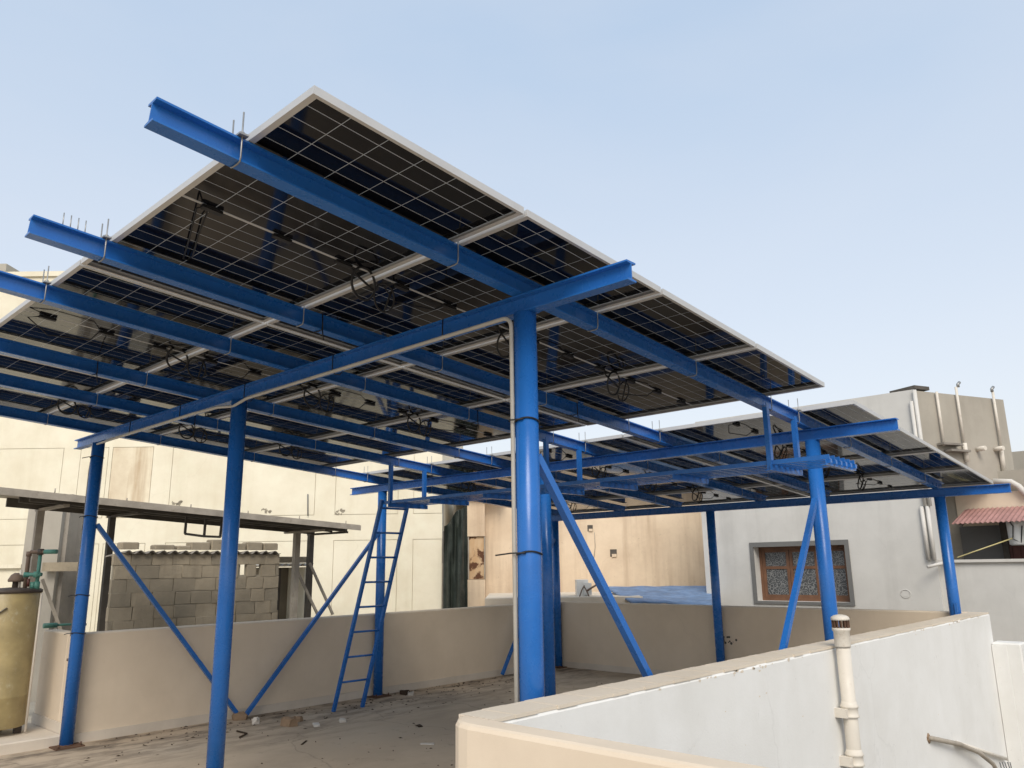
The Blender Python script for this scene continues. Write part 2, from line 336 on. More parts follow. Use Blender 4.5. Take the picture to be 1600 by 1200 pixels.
def inset(k):                                 # move every edge of the plan inwards by k
    out = []
    for i in range(len(pl)):
        p_, q_, n_ = Vector(pl[i-1]), Vector(pl[i]), Vector(pl[(i+1) % len(pl)])
        d1, d2 = (q_-p_).normalized(), (n_-q_).normalized()
        m1, m2 = Vector((-d1.y, d1.x)), Vector((-d2.y, d2.x)); mm = (m1+m2).normalized()
        out.append(tuple(q_+mm*(k/max(.5, mm.dot(m1)))))
    return out
mb = MB(); n8 = len(pl); vs = [(x, y, -.3) for x, y in pl]+[(x, y, WH-.02) for x, y in pl]+[(x, y, WH-.006) for x, y in inset(.007)]+[(x, y, WH) for x, y in inset(.02)]
fs = [tuple(range(n8-1, -1, -1)), tuple(range(3*n8, 4*n8))]
for l in (0, n8, 2*n8): fs += [(l+i, l+(i+1) % n8, l+n8+(i+1) % n8, l+n8+i) for i in range(n8)]
mb.add(vs, fs); part('wall', mb, M['beige'], t)
mb = MB(); mb.box((XPI-.0008, -6, -3.2), (XPI+.004, YPO-.001, WH-.03)); part('white_inner_face', mb, M['white'], t)
p = PX(1545, 1003, 7.66)
t = thing('wall_pier', 'low white pier stepping down from the end of the white parapet', 'wall', (7.6, -.6, -3.2))
mb = MB(); mb.cbox((7.61, PX(1594, 1003, 7.61).y, -3.2), (7.91, YPO-.001, p.z), .015); part('pier', mb, M['white'], t)
mb = MB(); mb.cbox((7.60, PX(1575, 1003, 7.61).y+.02, -3.2), (7.6095, YPO-.004, p.z-.03), .003); part('raised_plaster_band', mb, M['white'], t)

# ================================================================== STEEL FRAME
frame = thing('steel_frame', 'blue painted steel frame of columns, girders and rafters holding up the solar panels', 'canopy frame', (0, 0, 0))
def ibeam(a, b, w, h, tw=.007, tf=.009):      # a,b: bottom centre
    mbx = MB(); a, b = Vector(a), Vector(b); d = (b-a).normalized(); s_ = Vector((0,0,1)).cross(d).normalized(); u_ = d.cross(s_)
    W2, T2 = w/2, tw/2
    prof = [(-W2,0),(W2,0),(W2,tf),(T2,tf+.004),(T2,h-tf-.004),(W2,h-tf),(W2,h),(-W2,h),(-W2,h-tf),(-T2,h-tf-.004),(-T2,tf+.004),(-W2,tf)]
    return mbx.prism(prof, a, s_, u_, b-a)
RAD = .062
cols = {}
for i, x in enumerate((0, XB, XF)):
    for j, y in enumerate((0, Y2, Y3)):
        top = zr(x)-DG
        mb = MB(); mb.tube([(x, y, .012), (x, y, top-.002)], RAD, 28); c = part('column', mb, M['blue'], frame); cols[i, j] = c
        mb = MB(); mb.box((x-.13, y-.13, .001), (x+.13, y+(.13 if j < 2 else .07), .0125)); bp_ = part('base_plate', mb, M['rust'], c)
        for sx in (-.1, .1):
            mb = MB(); mb.tube([(x+sx, y-.1, .012), (x+sx, y-.1, .045)], .008, 6); part('anchor_bolt', mb, M['rust'], c)
        mb = MB(); mb.tube([(x+RAD*1.01*math.cos(a), y+RAD*1.01*math.sin(a), .016+.002*math.sin(a*9)) for a in [2*math.pi*k/40 for k in range(41)]], .007, 6); part('weld_bead', mb, M['rust'], c)
        mb = MB(); mb.box((x-.045, y-.07, top-.0018), (x+.045, y+.07, top)); part('cap_plate', mb, M['blue'], c)
girders = []
for x, ya, yb in ((0, -.70, 6.745), (XB, -.72, 6.83), (XF, -.758, 6.78)):
    mb = ibeam((x, ya, zr(x)-DG), (x, yb, zr(x)-DG-.0), .075, DG-.001); girders.append(part('girder', mb, M['blue'], frame))
YR = [.023, 1.420, 2.340, 3.730, 4.801, 6.134]
XR0, XR1 = -2.032, 7.78
rafters = []
for y in YR:
    mb = ibeam((XR0, y, zr(XR0)), (XR1, y, zr(XR1)), .075, DR-.003); rafters.append(part('rafter', mb, M['blue'], frame))
def brace(a, b, w=.042): 
    mb = MB(); mb.bar(a, b, w, w, (0, 1, 0)); return part('diagonal_brace', mb, M['blue'], frame)
brace((.06, Y3-.02, 2.14), (1.80, Y3-.02, .03)); brace((XB-.06, Y3-.02, 2.14), (1.88, Y3-.02, .03))
brace((XF-.06, Y3-.02, 2.1), (6.15, Y3-.02, .03)); brace((.07, 0, 2.22), (1.80, 0, .03)); brace((XB-.07, 0, 2.18), (2.06, 0, .03))
mb = MB(); mb.bar((XF-.075, -.03, .75), (XF-.065, -.03, 1.16), .03, .03, (0, 1, 0)); part('brace_stub', mb, M['blue'], frame)

# ================================================================== SOLAR PANELS
PW, PLEN, PIT = 1.134, 2.305, 1.154
XP0, XQ0, YE = -1.658, 3.535, -.4748
YJ = [YE, YE+PLEN+.022, YE+2*(PLEN+.022)]
tilt = math.atan(SL)
def frame_mesh():
    mb = MB(); d = .035; l = .026; tk = .0022
    for x0, x1 in ((0, tk), (PW-tk, PW)): mb.box((x0, 0, 0), (x1, PLEN, d))
    for y0, y1 in ((0, tk), (PLEN-tk, PLEN)): mb.box((tk, y0, 0), (PW-tk, y1, d))
    mb.box((tk, tk, 0), (l, PLEN-tk, tk)); mb.box((PW-l, tk, 0), (PW-tk, PLEN-tk, tk))
    mb.box((l, tk, 0), (PW-l, l*.7, tk)); mb.box((l, PLEN-l*.7, 0), (PW-l, PLEN-tk, tk))
    for x0, x1 in ((tk, .009), (PW-.009, PW-tk)): mb.box((x0, tk, .023), (x1, PLEN-tk, .0262))
    for y0, y1 in ((tk, .009), (PLEN-.009, PLEN-tk)): mb.box((.009, y0, .023), (PW-.009, y1, .0262))
    return mb.mesh('frame', M['alu'])
FRAME = frame_mesh()
SHEET = MB().box((.0025, .0025, .0275), (PW-.0025, PLEN-.0025, .0325)).mesh('glass_sheet', M['sheet'])
CW, CH = .1803, .0980
CX0 = (PW-(6*CW+5*.004))/2
rowy = []
half = (PLEN-.016)/2
q = (half-.014-11*CH)/10.6
for h in range(2):
    for i in range(11):
        y = .014+i*(CH+q) if h == 0 else PLEN-.014-(i+1)*CH-i*q
        rowy.append(y)
CELL = MB().box((0, 0, -.0002), (CW, CH, .0002)).mesh('cell', M['cell'])
def all_cells():
    mb = MB()
    for i in range(6):
        for y in rowy: mb.box((CX0+i*(CW+.004), y, .0269), (CX0+i*(CW+.004)+CW, y+CH, .0273))
    return mb.mesh('cell_array', M['cell'])
CELLS = all_cells()
MIDBAR = MB().box((.02, PLEN/2-.006, .0255), (PW-.02, PLEN/2+.006, .0272)).mesh('ribbon', M['alu'])
JB = MB(); JB.cbox((-.052, -.016, -.019), (.052, .016, 0), .004); JB.box((-.03, -.022, -.012), (.03, .022, -.001)); JB = JB.mesh('junction_box', M['black'])
def child(name, me, parent, loc=(0,0,0), rot=None):
    o = bpy.data.objects.new(name, me); COL.objects.link(o); o.parent = parent; o.location = loc
    if rot: o.rotation_euler = rot
    return o
def ring_pts(c, r, ax, ay, a0=0, a1=2*math.pi, n=28, wob=.006):
    c = Vector(c); return [c+ax*(r*math.cos(a0+(a1-a0)*i/n))+ay*(r*math.sin(a0+(a1-a0)*i/n))+Vector((random.uniform(-wob, wob)*.4,)*3) for i in range(n+1)]
ORD = ['first', 'second', 'third', 'fourth']
COLN = ['right-hand', 'middle', 'left-hand']
panels = {}
for blk, xs in enumerate((XP0, XQ0)):
    for j in range(3):
        for k in range(4):
            x = xs+k*PIT
            lab = 'dark solar panel in the %s block, %s lengthwise row, %s from the camera end' % (['near', 'far'][blk], COLN[j], ORD[k])
            t = thing('solar_panel', lab, 'solar panel', (x, YJ[j], zr(x)+DR), 'solar panels on the blue frame')
            t.rotation_euler = (0, tilt, 0); panels[blk, j, k] = t
            child('frame', FRAME, t); child('glass_sheet', SHEET, t)
            near = blk == 0 and (j == 0 or (j == 1 and k < 3) or (j == 2 and k < 1))
            if near:
                for i in range(6):
                    for y in rowy: child('cell', CELL, t, (CX0+i*(CW+.004), y, .0271))
            else: child('cell_array', CELLS, t)['kind'] = 'stuff'
            child('ribbon', MIDBAR, t)
            for f in (1/6, .5, 5/6): child('junction_box', JB, t, (PW*f, PLEN/2, .0257))
            # cables: from the last box to coils hung near the joint
            rnd = random.random
            yb = PLEN/2
            mb = MB()
            if k < 3:
                c = Vector((PW*5/6+.13+.04*rnd(), yb-.02+.05*rnd(), -.035-.03*rnd()))
                ax = Vector((.95, .1, -.15)).normalized(); ay = Vector((.1, .35+.3*rnd(), -1)).normalized()
                pts = [(PW*5/6+.05, yb, .013), (PW*5/6+.09, yb+.01, -.01), c+ax*.085]+ring_pts(c, .085, ax, ay, 0, 7.6*math.pi, 80, .010)
                mb.tube(pts, .0066, 6); part('cable_coil', mb, M['black'], t, True)
                mb = MB(); c2 = c+Vector((.17, .03, -.02))
                ay2 = Vector((.2, .6, -1)).normalized()
                mb.tube(ring_pts(c2, .06+.02*rnd(), ax, ay2, 1, 4.4*math.pi, 44, .012)+[(PW+.16, yb, .012)], .0052, 6); part('cable_coil', mb, M['black'], t, True)
            mb = MB()
            a = Vector((PW/6-.05, yb, .012)); bz = -.03-.06*rnd()
            if (j, k) == (0, 0) and blk == 0:
                mb.tube([a, a+Vector((-.03, -.02, -.03)), a+Vector((.08, .28, -.05)), a+Vector((.2, .62, -.01)), a+Vector((.24, .66, .01)), a+Vector((.2, .5, -.03)), a+Vector((.09, .2, -.04)), a+Vector((.04, .02, .0))], .0042, 6)
            else:
                mb.tube([a, a+Vector((-.06, .02, -.02)), a+Vector((.1, .1+.1*rnd(), bz)), a+Vector((.35, .05, bz*.7)), (PW*.5-.05, yb+.01, .008)], .0042, 6)
            part('cable', mb, M['black'], t, True)
# clamps
def ubolt(ri, x, tall):
    y = YR[ri]; b = zr(x)-.006; tp = zr(x)+DR+(.11 if tall else .02); hw = .041; mb = MB()
    pts = [(x, y-hw, tp), (x+.0, y-hw, b+.02), (x, y-hw+.006, b+.004), (x, y-hw+.022, b), (x, y+hw-.022, b), (x, y+hw-.006, b+.004), (x, y+hw, b+.02), (x, y+hw, tp)]
    mb.tube(pts, .0036, 7); u_ = part('u_bolt', mb, M['zinc'], rafters[ri])
    if tall:
        mb = MB(); z = zr(x)+DR; mb.box((x-.02, y-.06, z+.001), (x+.02, y+.06, z+.009))
        for s_ in (-hw, hw): mb.tube([(x, y+s_, z+.009), (x, y+s_, z+.02)], .009, 6)
        part('clamp_plate', mb, M['zinc'], rafters[ri])
for ri in range(6):
    for xs in (XP0, XQ0):
        ubolt(ri, xs-.03, True)
        for k in range(1, 4): ubolt(ri, xs+k*PIT-.01, False)
    ubolt(ri, XP0+4*PIT+.02, False)
for dx in (0, .035, .07, .105):
    mb = MB(); x = XP0-.22+dx; mb.tube([(x, YR[1]+.02, zr(x)+DR-.004), (x, YR[1]+.02, zr(x)+DR+.085)], .003, 5); part('threaded_rod', mb, M['zinc'], rafters[1])
def strap(ri, x):
    mb = MB(); y = YR[ri]; z = zr(x)
    mb.tube([(x, y-.044, z+DR), (x+.004, y-.044, z), (x, y, z-.006), (x-.004, y+.044, z), (x, y+.044, z+DR)], .004, 6)
    mb.tube([(x, y-.044, z+.01), (x+.01, y-.05, z-.07)], .004, 6)
    part('cable_tie', mb, M['black'], rafters[ri])
for ri, x in ((1, -.38), (3, -.9), (2, 1.9), (1, 2.2), (4, .4)): strap(ri, x)
for y in (.62, 1.75, 2.96, 4.1, 5.2):
    mb = MB(); z = zr(0)-DG; mb.tube([(-.04, y, z+DG), (-.042, y+.002, z-.002), (-.02, y, z-.03), (.02, y, z-.028), (.042, y, z), (.04, y, z+DG)], .0038, 6)
    part('cable_tie', mb, M['black'], girders[0])
def col_tie(i, j, z, tail):
    x, y = ((0, XB, XF)[i], (0, Y2, Y3)[j]); mb = MB(); a0 = R(135)
    pts = [(x+(RAD+.004)*math.cos(a), y+(RAD+.004)*math.sin(a), z+.008*math.sin(a*2)) for a in [2*math.pi*k/28 for k in range(29)]]
    mb.tube(pts, .0045, 6)
    e = Vector((x, y, z))-HR*(RAD+.03)-HD*.03
    mb.tube([Vector((x, y, z))-HD*(RAD+.006)-HR*.02, e, e-HR*tail+Vector((0, 0, -.01))], .0042, 6); part('cable_tie', mb, M['black'], cols[i, j])
col_tie(0, 0, 2.40, .0); col_tie(0, 0, 1.72, .08); col_tie(0, 0, .99, .07)
for z, tl in ((2.84, .05), (2.22, .01), (1.43, .03), (1.06, .03)): col_tie(0, 2, z, tl)
# conduits
cdt = -HR*(RAD+.013)-HD*.012
p0 = Vector((0, 0, 0))+cdt; zt = zr(0)-DG
pts = [p0+Vector((0, 0, .02)), p0+Vector((0, 0, zt-.10))]
for k in range(7):
    a = k/6*math.pi/2; pts.append(p0+Vector((0, .06*(1-math.cos(a)), zt-.08+.06*math.sin(a))))
pts += [(p0.x, 1.0, zt-.02), (-.05, 2.4, zt-.022), (-.05, 2.9, zt-.025), (-.055, 3.1, zt-.06), (-.055, 3.35, zt-.03), (-.05, 3.8, zt-.016), (-.05, 5.0, zt-.02), (-.05, 6.0, zt-.03)]
mb = MB(); mb.tube(pts, .0115, 10)
solo('conduit', mb, M['conduit'], 'pale conduit running down the near column and along the near girder', 'conduit')
mb = MB(); p1 = Vector((0, Y3, 0))-HR*(RAD+.012)+HD*.02
mb.tube([p1+Vector((0, 0, 1.03)), p1+Vector((0, 0, 2.7)), p1+Vector((.01, -.02, zt-.03))], .014, 8)
solo('conduit', mb, M['dkconduit'], 'dark grey conduit strapped to the leftmost column', 'conduit')

# ================================================================== WALKWAY + LADDER
WX0, WX1, WZ = 2.85, 3.40, 2.405
t = thing('hanging_walkway', 'narrow blue slatted walkway hung under the gap between panel blocks', 'walkway', ((WX0+WX1)/2, 2, WZ))
for ri in (0, 2, 4):
    for x in (WX0+.01, WX1-.01):
        mb = MB(); y = YR[ri]-.055
        mb.box((x-.022, y-.003, WZ-.04), (x+.022, y+.003, zr(x)+.03)); mb.box((x-.022, y+.003, WZ-.04), (x-.016, y+.035, zr(x)-.002)); part('hanger', mb, M['blue'], t)
for y in (-0.464, -.03, .85, 1.62, 2.28, 3.15, 4.0, 4.74):
    mb = MB(); mb.box((WX0-.03, y-.003, WZ-.045), (WX1+.03, y+.003, WZ+.0)); mb.box((WX0-.03, y+.003, WZ-.045), (WX1+.03, y+.04, WZ-.039)); cb = part('crossbar', mb, M['blue'], t)
for i in range(6):
    x = WX0+.02+i*(WX1-WX0-.04)/5
    mb = MB(); mb.box((x-.02, -0.484, WZ+.0005), (x+.02, 4.9, WZ+.005)); mb.box((x-.02, -0.484, WZ+.005), (x-.015, 4.9, WZ+.035)); part('slat', mb, M['blue'], t)
    mb = MB(); mb.box((x-.018, -0.489, WZ-.03), (x+.014, -0.4675, WZ)); part('slat_end', mb, M['blue'], t)
fL, fR = PZ(521, 1112, 0), PZ(566, 1105, 0)
tL, tR = PY(597, 781, 4.9), PY(638, 786, 4.9)
tR = Vector((tR.x, tR.y, tL.z)); fR = Vector((fR.x, fR.y, 0)); fL.z = 0
t = thing('ladder', 'blue steel ladder leaning up to the hanging walkway', 'ladder', (fL+fR)/2)
for a, b in ((fL, tL), (fR, tR)):
    mb = MB(); mb.bar(a, b, .038, .038, (1, 0, 0)); part('rail', mb, M['blue'], t)
for k in range(8):
    f = .135+.118*k
    mb = MB(); mb.tube([fL.lerp(tL, f), fR.lerp(tR, f)], .0125, 8); part('rung', mb, M['blue'], t)

# ================================================================== LEFT SIDE: TANK
mb = MB(); mb.cbox((-6, WL-.014, 0), (-.0125, 9.5, .1), .012)
solo('plinth', mb, M['skirt'], 'low pale concrete plinth under the yellow water tank', 'plinth')
tc = Vector((-.50, 6.50, .1))
pt_ = PZ(50, 1150, .14); tr = .27
tc = Vector((pt_.x, pt_.y, .1))-HR*(tr+.29)+HD*.30
t = thing('water_heater', 'dented yellow cylindrical water heater with teal pipes at the left edge', 'water heater', tc)
H = 1.37
mb = MB(); mb.lathe([(tr-.02, .07), (tr, .085), (tr+.002, .36), (tr+.004, .365), (tr+.002, .37), (tr, .9), (tr, H), (tr-.01, H+.012)], tc, 40); body = part('body', mb, M['tank'], t)
mb = MB(); mb.lathe([(tr+.008, H-.012), (tr+.01, H+.016), (tr-.01, H+.03), (.02, H+.045)], tc, 40); part('lid', mb, M['lid'], t)
for a in (20, 110, 200, 290):
    mb = MB(); d = Vector((math.cos(R(a+45)), math.sin(R(a+45)), 0))*(tr-.07); mb.box(tc+d+Vector((-.03, -.03, .0)), tc+d+Vector((.03, .03, .0695))); part('foot', mb, M['lid'], t)
toc = -HD
def on_tank(sx, z, e=0): 
    q_ = math.sqrt(max(0, (tr+e)**2-sx*sx)); return tc+HR*sx-HD*q_+Vector((0, 0, z))
mb = MB(); a = on_tank(.10, .24, .004); mb.tube([a, a-HD*.008], .016, 12); part('drain_plug', mb, M['rust'], body)
mb = MB(); q0, q1 = on_tank(.02, 1.13, .003), on_tank(.13, 1.22, .003); mb.bar(q0, q1, .005, .06, -HD); part('tape_strip', mb, M['tankgrey'], body)
mb = MB()
for i in range(10):
    s0 = .02+.014*i; a_, b_ = on_tank(s0, .10+.01*random.random(), .0015), on_tank(s0+.014, .10, .0015)
    hgt = .10*math.sin(math.pi*(i+.5)/10); mb.add([a_, b_, b_+Vector((0, 0, hgt)), a_+Vector((0, 0, hgt))], [(0, 1, 2, 3)])
part('bare_metal_patch', mb, M['tankgrey'], body)
def tp(sx, dz, back=0): return tc+HR*sx+HD*back+Vector((0, 0, H+dz))
pipes = [([tp(.13, .02), tp(.13, .36), tp(.15, .40), tp(.33, .40)], .02, 'brownpipe'), ([tp(.25, .04), tp(.25, .38)], .018, 'teal'), ([tp(.12, .17, -.02), tp(.30, .17, -.02)], .02, 'teal'),
         ([tp(.29, .40), tp(.42, .40)], .024, 'teal'), ([tp(.03, .02), tp(.03, .12), tp(.035, .16)], .03, 'lid'), ([tp(.07, .03), tp(.07, .22)], .012, 'pvc')]
for pts, r_, mm in pipes: mb = MB(); mb.tube(pts, r_, 10); part('pipe', mb, M[mm], t)
for pos, r_, l_, mm in ((tp(.25, .40), .03, .06, 'lid'), (tp(.25, .17, -.02), .032, .06, 'teal'), (tp(.13, .17), .028, .05, 'teal'), (tp(.22, .06, -.02), .026, .07, 'teal'), (tp(.25, .06), .03, .08, 'teal'), (tp(.13, .38), .027, .05, 'brownpipe')):
    mb = MB(); mb.tube([pos-Vector((0, 0, l_/2)), pos+Vector((0, 0, l_/2))], r_, 12); part('fitting', mb, M[mm], t)
mb = MB(); mb.lathe([(.0, .0), (.07, .0), (.075, .02), (.05, .07), (.02, .09)], tp(.03, .10)); part('valve_cap', mb, M['brownpipe'], t)
mb = MB(); mb.tube([tp(.19, .05, -.05), tp(.19, .13, -.05)], .014, 8); part('red_valve', mb, M['door'], t)
mb = MB(); a = tc+HR*(tr+.03)+HD*.02; mb.tube([a+Vector((0, 0, .02)), a+Vector((.0, 0, 1.0)), a+Vector((0, 0, 1.35))], .012, 8); part('drop_pipe', mb, M['pvc'], t)
mb = MB(); b_ = PX(67, 985, .06); b_.z = WH+.03; e_ = b_+Vector((.25, 0, 0)); mb.tube([b_, b_+Vector((.14, 0, 0))], .028, 10); mb.tube([b_+Vector((.14, 0, 0)), e_, e_+Vector((.2, 0, -.012))], .013, 8)
solo('pipe_joint', mb, M['teal'], 'teal pipe joint lying on the left parapet end beside the tank', 'pipe')

# neighbouring roof that carries the hut and sheds
mb = MB(); mb.box((-9, 6.45, -.6), (7, 18, -.25)); struct('neighbour_roof', mb, M['cement'])
NZ = -.25
# concrete pier and lintel behind the tank
HP = 12.6
def hbox(mb, a0, a1, b0, b1, h, dep):          # box on a wall facing the heading: px range, h distance, depth away
    l0, l1 = hl(PH(a0, 850, h)), hl(PH(a1, 850, h)); z0, z1 = b0, b1
    o = EYE+HD*h+HR*l0; o.z = z0
    return mb.obox(o, HR*(l1-l0), HD*dep, Vector((0, 0, z1-z0)))
zH = lambda b, h, a=400: PH(a, b, h).z
t = thing('concrete_pier', 'weathered grey concrete pier behind the water heater', 'pier', PH(68, 990, HP)*1)
mb = MB(); hbox(mb, 38, 92, NZ, zH(772, HP, 60), HP, .5); part('pier', mb, M['cement'], t)
mb = MB(); hbox(mb, 92.5, 104, NZ, zH(772, HP, 60), HP+.1, .4); part('edge_strip', mb, M['asb'], t)
mb = MB(); hbox(mb, 70, 135, zH(893, 12.4, 60), zH(879, 12.4, 60), 12.45, .14); part('lintel', mb, M['block'], t)
t = thing('boundary_wall', 'low cream wall with ledge behind the yellow water heater', 'wall', PH(-20, 990, 13))
mb = MB(); hbox(mb, -260, 37, NZ, zH(888, 13, 20), 13, .3); part('wall', mb, M['cream'], t)
mb = MB(); hbox(mb, -260, 37, zH(888, 13, 20)+.001, zH(882, 13, 20), 12.94, .42); part('ledge', mb, M['cream'], t)

# block hut
HY = 8.0
hx0, hx1 = PY(172, 930, HY).x, PY(434, 930, HY).x
hz1 = PY(300, 866, HY).z
t = thing('block_hut', 'small hut of bare concrete blocks with wavy sheet roof', 'hut', ((hx0+hx1)/2, HY+.4, NZ))
sl0, sl1 = [(PY(a, 890, HY).x, PY(b, 890, HY).x) for a, b in ((376, 385.5), (400, 408))]
sz1, sz0 = PY(390, 882, HY).z, PY(390, 898, HY).z
core = MB()
core.box((hx0+.01, HY+.015, NZ), (hx1-.01, HY+.07, sz0)); core.box((hx0+.01, HY+.015, sz1), (hx1-.01, HY+.07, hz1-.005))
for a, b in ((hx0+.01, sl0[0]), (sl0[1], sl1[0]), (sl1[1], hx1-.01)): core.box((a, HY+.015, sz0), (b, HY+.07, sz1))
cw = part('mortar_wall', core, M['mortar'], t)
ch = .172; zc = sz1
while zc < hz1-.03: zc += ch
row = 0; z1 = zc
while z1 > NZ:
    z0 = z1-ch; zt_ = min(z1, hz1); 
    if zt_-z0 > .04:
        x = hx0-(.0, .2, .12, .3)[row % 4]
        while x < hx1:
            w_ = .265+random.uniform(-.05, .05); a, b = max(x, hx0), min(x+w_, hx1)
            segs = [(a, b)]
            if z0 < sz1-.01 and zt_ > sz0+.01:
                for s0, s1 in (sl0, sl1):
                    segs = [q for a_, b_ in segs for q in ((a_, min(b_, s0)), (max(a_, s1), b_)) if q[1]-q[0] > .0]
            for a_, b_ in segs:
                if b_-a_ < .05: continue
                j = lambda s_=.006: random.uniform(-s_, s_)
                pr = random.uniform(-.002, .009); g = .0035
                mb = MB(); mb.cbox((a_+g+j(.003), HY-pr, z0+g+j(.003)), (b_-g+j(.003), HY+.07, zt_-g+j(.003)), .003)
                mb.v = [v+Vector((j(.008), j(.003), j(.007))) for v in mb.v]
                part('block', mb, M['block'] if random.random() < .68 else M['blockb'], cw)
            x += w_
    z1 = z0; row += 1
def corrugated(x0, x1, y0, y1, z0, z1, lam, amp, th, step=8):   # waves along x, running y0->y1
    mb = MB(); n_ = max(4, int((x1-x0)/lam*step)); top = []; bot = []
    vs = []; 
    for i in range(n_+1):
        x = x0+(x1-x0)*i/n_; w = amp*math.sin(2*math.pi*(x-x0)/lam)
        vs += [(x, y0, z0+w), (x, y1, z1+w), (x, y0, z0+w-th), (x, y1, z1+w-th)]
    fs = []
    for i in range(n_):
        a = i*4; b = a+4
        fs += [(a, b, b+1, a+1), (a+2, a+3, b+3, b+2), (a, a+2, b+2, b), (a+1, b+1, b+3, a+3)]
    fs += [(0, 1, 3, 2), (n_*4, n_*4+2, n_*4+3, n_*4+1)]
    return mb.add(vs, fs, False)
part('wavy_roof_sheet', corrugated(hx0+.12, hx1-.02, HY-.06, HY+.62, hz1+.03, hz1-.02, .15, .021, .008), M['asb'], t)
for a, b, h_ in ((190, 219, .09), (243, 275, .06), (278, 300, .05), (299, 330, .10), (331, 356, .14), (371, 386, .09), (387, 412, .11), (413, 436, .10)):
    xa, xb = PY(a, 860, HY).x, PY(b, 860, HY).x
    mb = MB(); mb.cbox((xa+.005, HY+.02, hz1+.065), (xb-.005, HY+.2, hz1+.065+h_), .012); part('coping_block', mb, M['block'], t)
# recessed bay to the right of the hut
BY = 9.75
t = thing('shed_bay', 'dark narrow shed bay with pale wavy eave beside the block hut', 'shed', (PY(455, 900, BY).x, BY+.5, NZ))
xb0, xb1 = PY(439, 900, BY).x, PY(476, 900, BY+.5).x; zb = PY(460, 882, BY+.5).z
mb = MB(); mb.box((xb0, BY+.9, NZ), (xb1, BY+1.0, zb-.05)); part('back_wall', mb, M['blockb'], t)
mb = MB(); mb.box((xb1-.1, BY+.35, NZ), (xb1, BY+.899, zb-.05)); part('side_wall', mb, M['cream'], t)
mb = MB(); mb.box((xb0+.3, BY+.6, NZ), (xb0+.36, BY+.68, zb-.06)); part('post', mb, M['darksteel'], t)
mb = MB(); mb.box((xb0+.02, BY+.5, NZ), (xb0+.28, BY+.8, .95)); part('stacked_block', mb, M['blockb'], t)
part('wavy_roof_sheet', corrugated(xb0-.02, xb1+.05, BY+.3, BY+1.05, zb+.0, zb-.0, .12, .022, .012), M['pvcw'], t)
mb = MB(); mb.cbox((xb0, BY+.4, zb+.03), (xb1, BY+.62, zb+.14), .012); part('coping_block', mb, M['block'], t)

# lean-to canopy
CY0, CY1 = 8.55, 9.95
A, B = PY(-60, 757, CY0), PY(563, 822, CY0)
t = thing('lean_to', 'weathered steel lean-to roof on thin posts above the block hut', 'lean-to', ((A.x+B.x)/2, CY0, NZ))
d = B-A; dep = Vector((0, CY1-CY0, .02))
mb = MB(); mb.obox(A, d, dep, Vector((0, 0, .018))); part('roof_sheet', mb, M['oldsteel'], t)
mb = MB(); mb.obox(A+Vector((0, -.02, -.075)), d, Vector((0, .018, 0)), Vector((0, 0, .085))); part('fascia', mb, M['oldsteel'], t)
C_ = PY(36, 776, CY0+.3); D_ = PY(552, 834, CY0+.3)
for f, hh in ((.18, .10), (.5, .09), (.9, .12)):
    a_ = A+dep*f; mb = MB(); lift = Vector((0, 0, -.002-hh)); s0 = .14
    mb.obox(a_+d*s0+lift, d*(.985-s0), Vector((0, .05, 0)), Vector((0, 0, hh))); part('purlin', mb, M['darksteel'], t)
for i in range(7):
    f = .02+.155*i; mb = MB(); q_ = A+d*f; mb.tube([q_+Vector((0, .01, .018)), q_+Vector((0, .01, .05+.03*random.random()))], .008, 6); part('bolt', mb, M['oldsteel'], t)
def roof_z(x, y): return A.z+(x-A.x)/d.x*d.z+.02*(y-CY0)/(CY1-CY0)
for u_, v_, yy, w_, mm in ((57, 850, CY1-.1, .09, 'oldsteel'), (166, 900, CY1-.1, .085, 'darksteel'), (461, 900, CY1-.35, .095, 'oldsteel'), (483, 900, CY1-.05, .09, 'darksteel')):
    x = PY(u_, v_, yy).x; zt_ = roof_z(x, yy)-.14
    mb = MB(); mb.box((x-w_/2, yy-w_/2, NZ), (x+w_/2, yy+w_/2, zt_)); part('post', mb, M[mm], t)
    mb = MB(); mb.box((x-w_*.45, CY0+.25, zt_+.001), (x+w_*.45, CY1+.02, zt_+.034)); part('bracket_arm', mb, M[mm], t)
for a, b in (((463, 890), (508, 985)), ((484, 880), (520, 960)), ((66, 905), (95, 985))):
    mb = MB(); mb.bar(PY(*a, CY1-.2), PY(*b, CY1-.25), .04, .04); part('stay', mb, M['oldsteel'], t)
yh = 8.9
pts = [PY(291, 814, yh), PY(289, 834, yh), PY(319, 838, yh), PY(344, 839, yh), PY(347, 818, yh), PY(321, 815, yh)]
ht = roof_z(pts[0].x, yh)-.01
mb = MB()
for q_, top_ in ((pts[1], pts[0]), (pts[2], pts[5]), (pts[3], pts[4])): mb.bar(q_, (top_.x, yh, roof_z(top_.x, yh)-.002), .03, .03, (0, 1, 0))
mb.bar(pts[1], pts[2], .032, .034, (0, 1, 0)); mb.bar(pts[2], pts[3], .032, .05, (0, 1, 0)); part('hanging_bracket', mb, M['darksteel'], t)

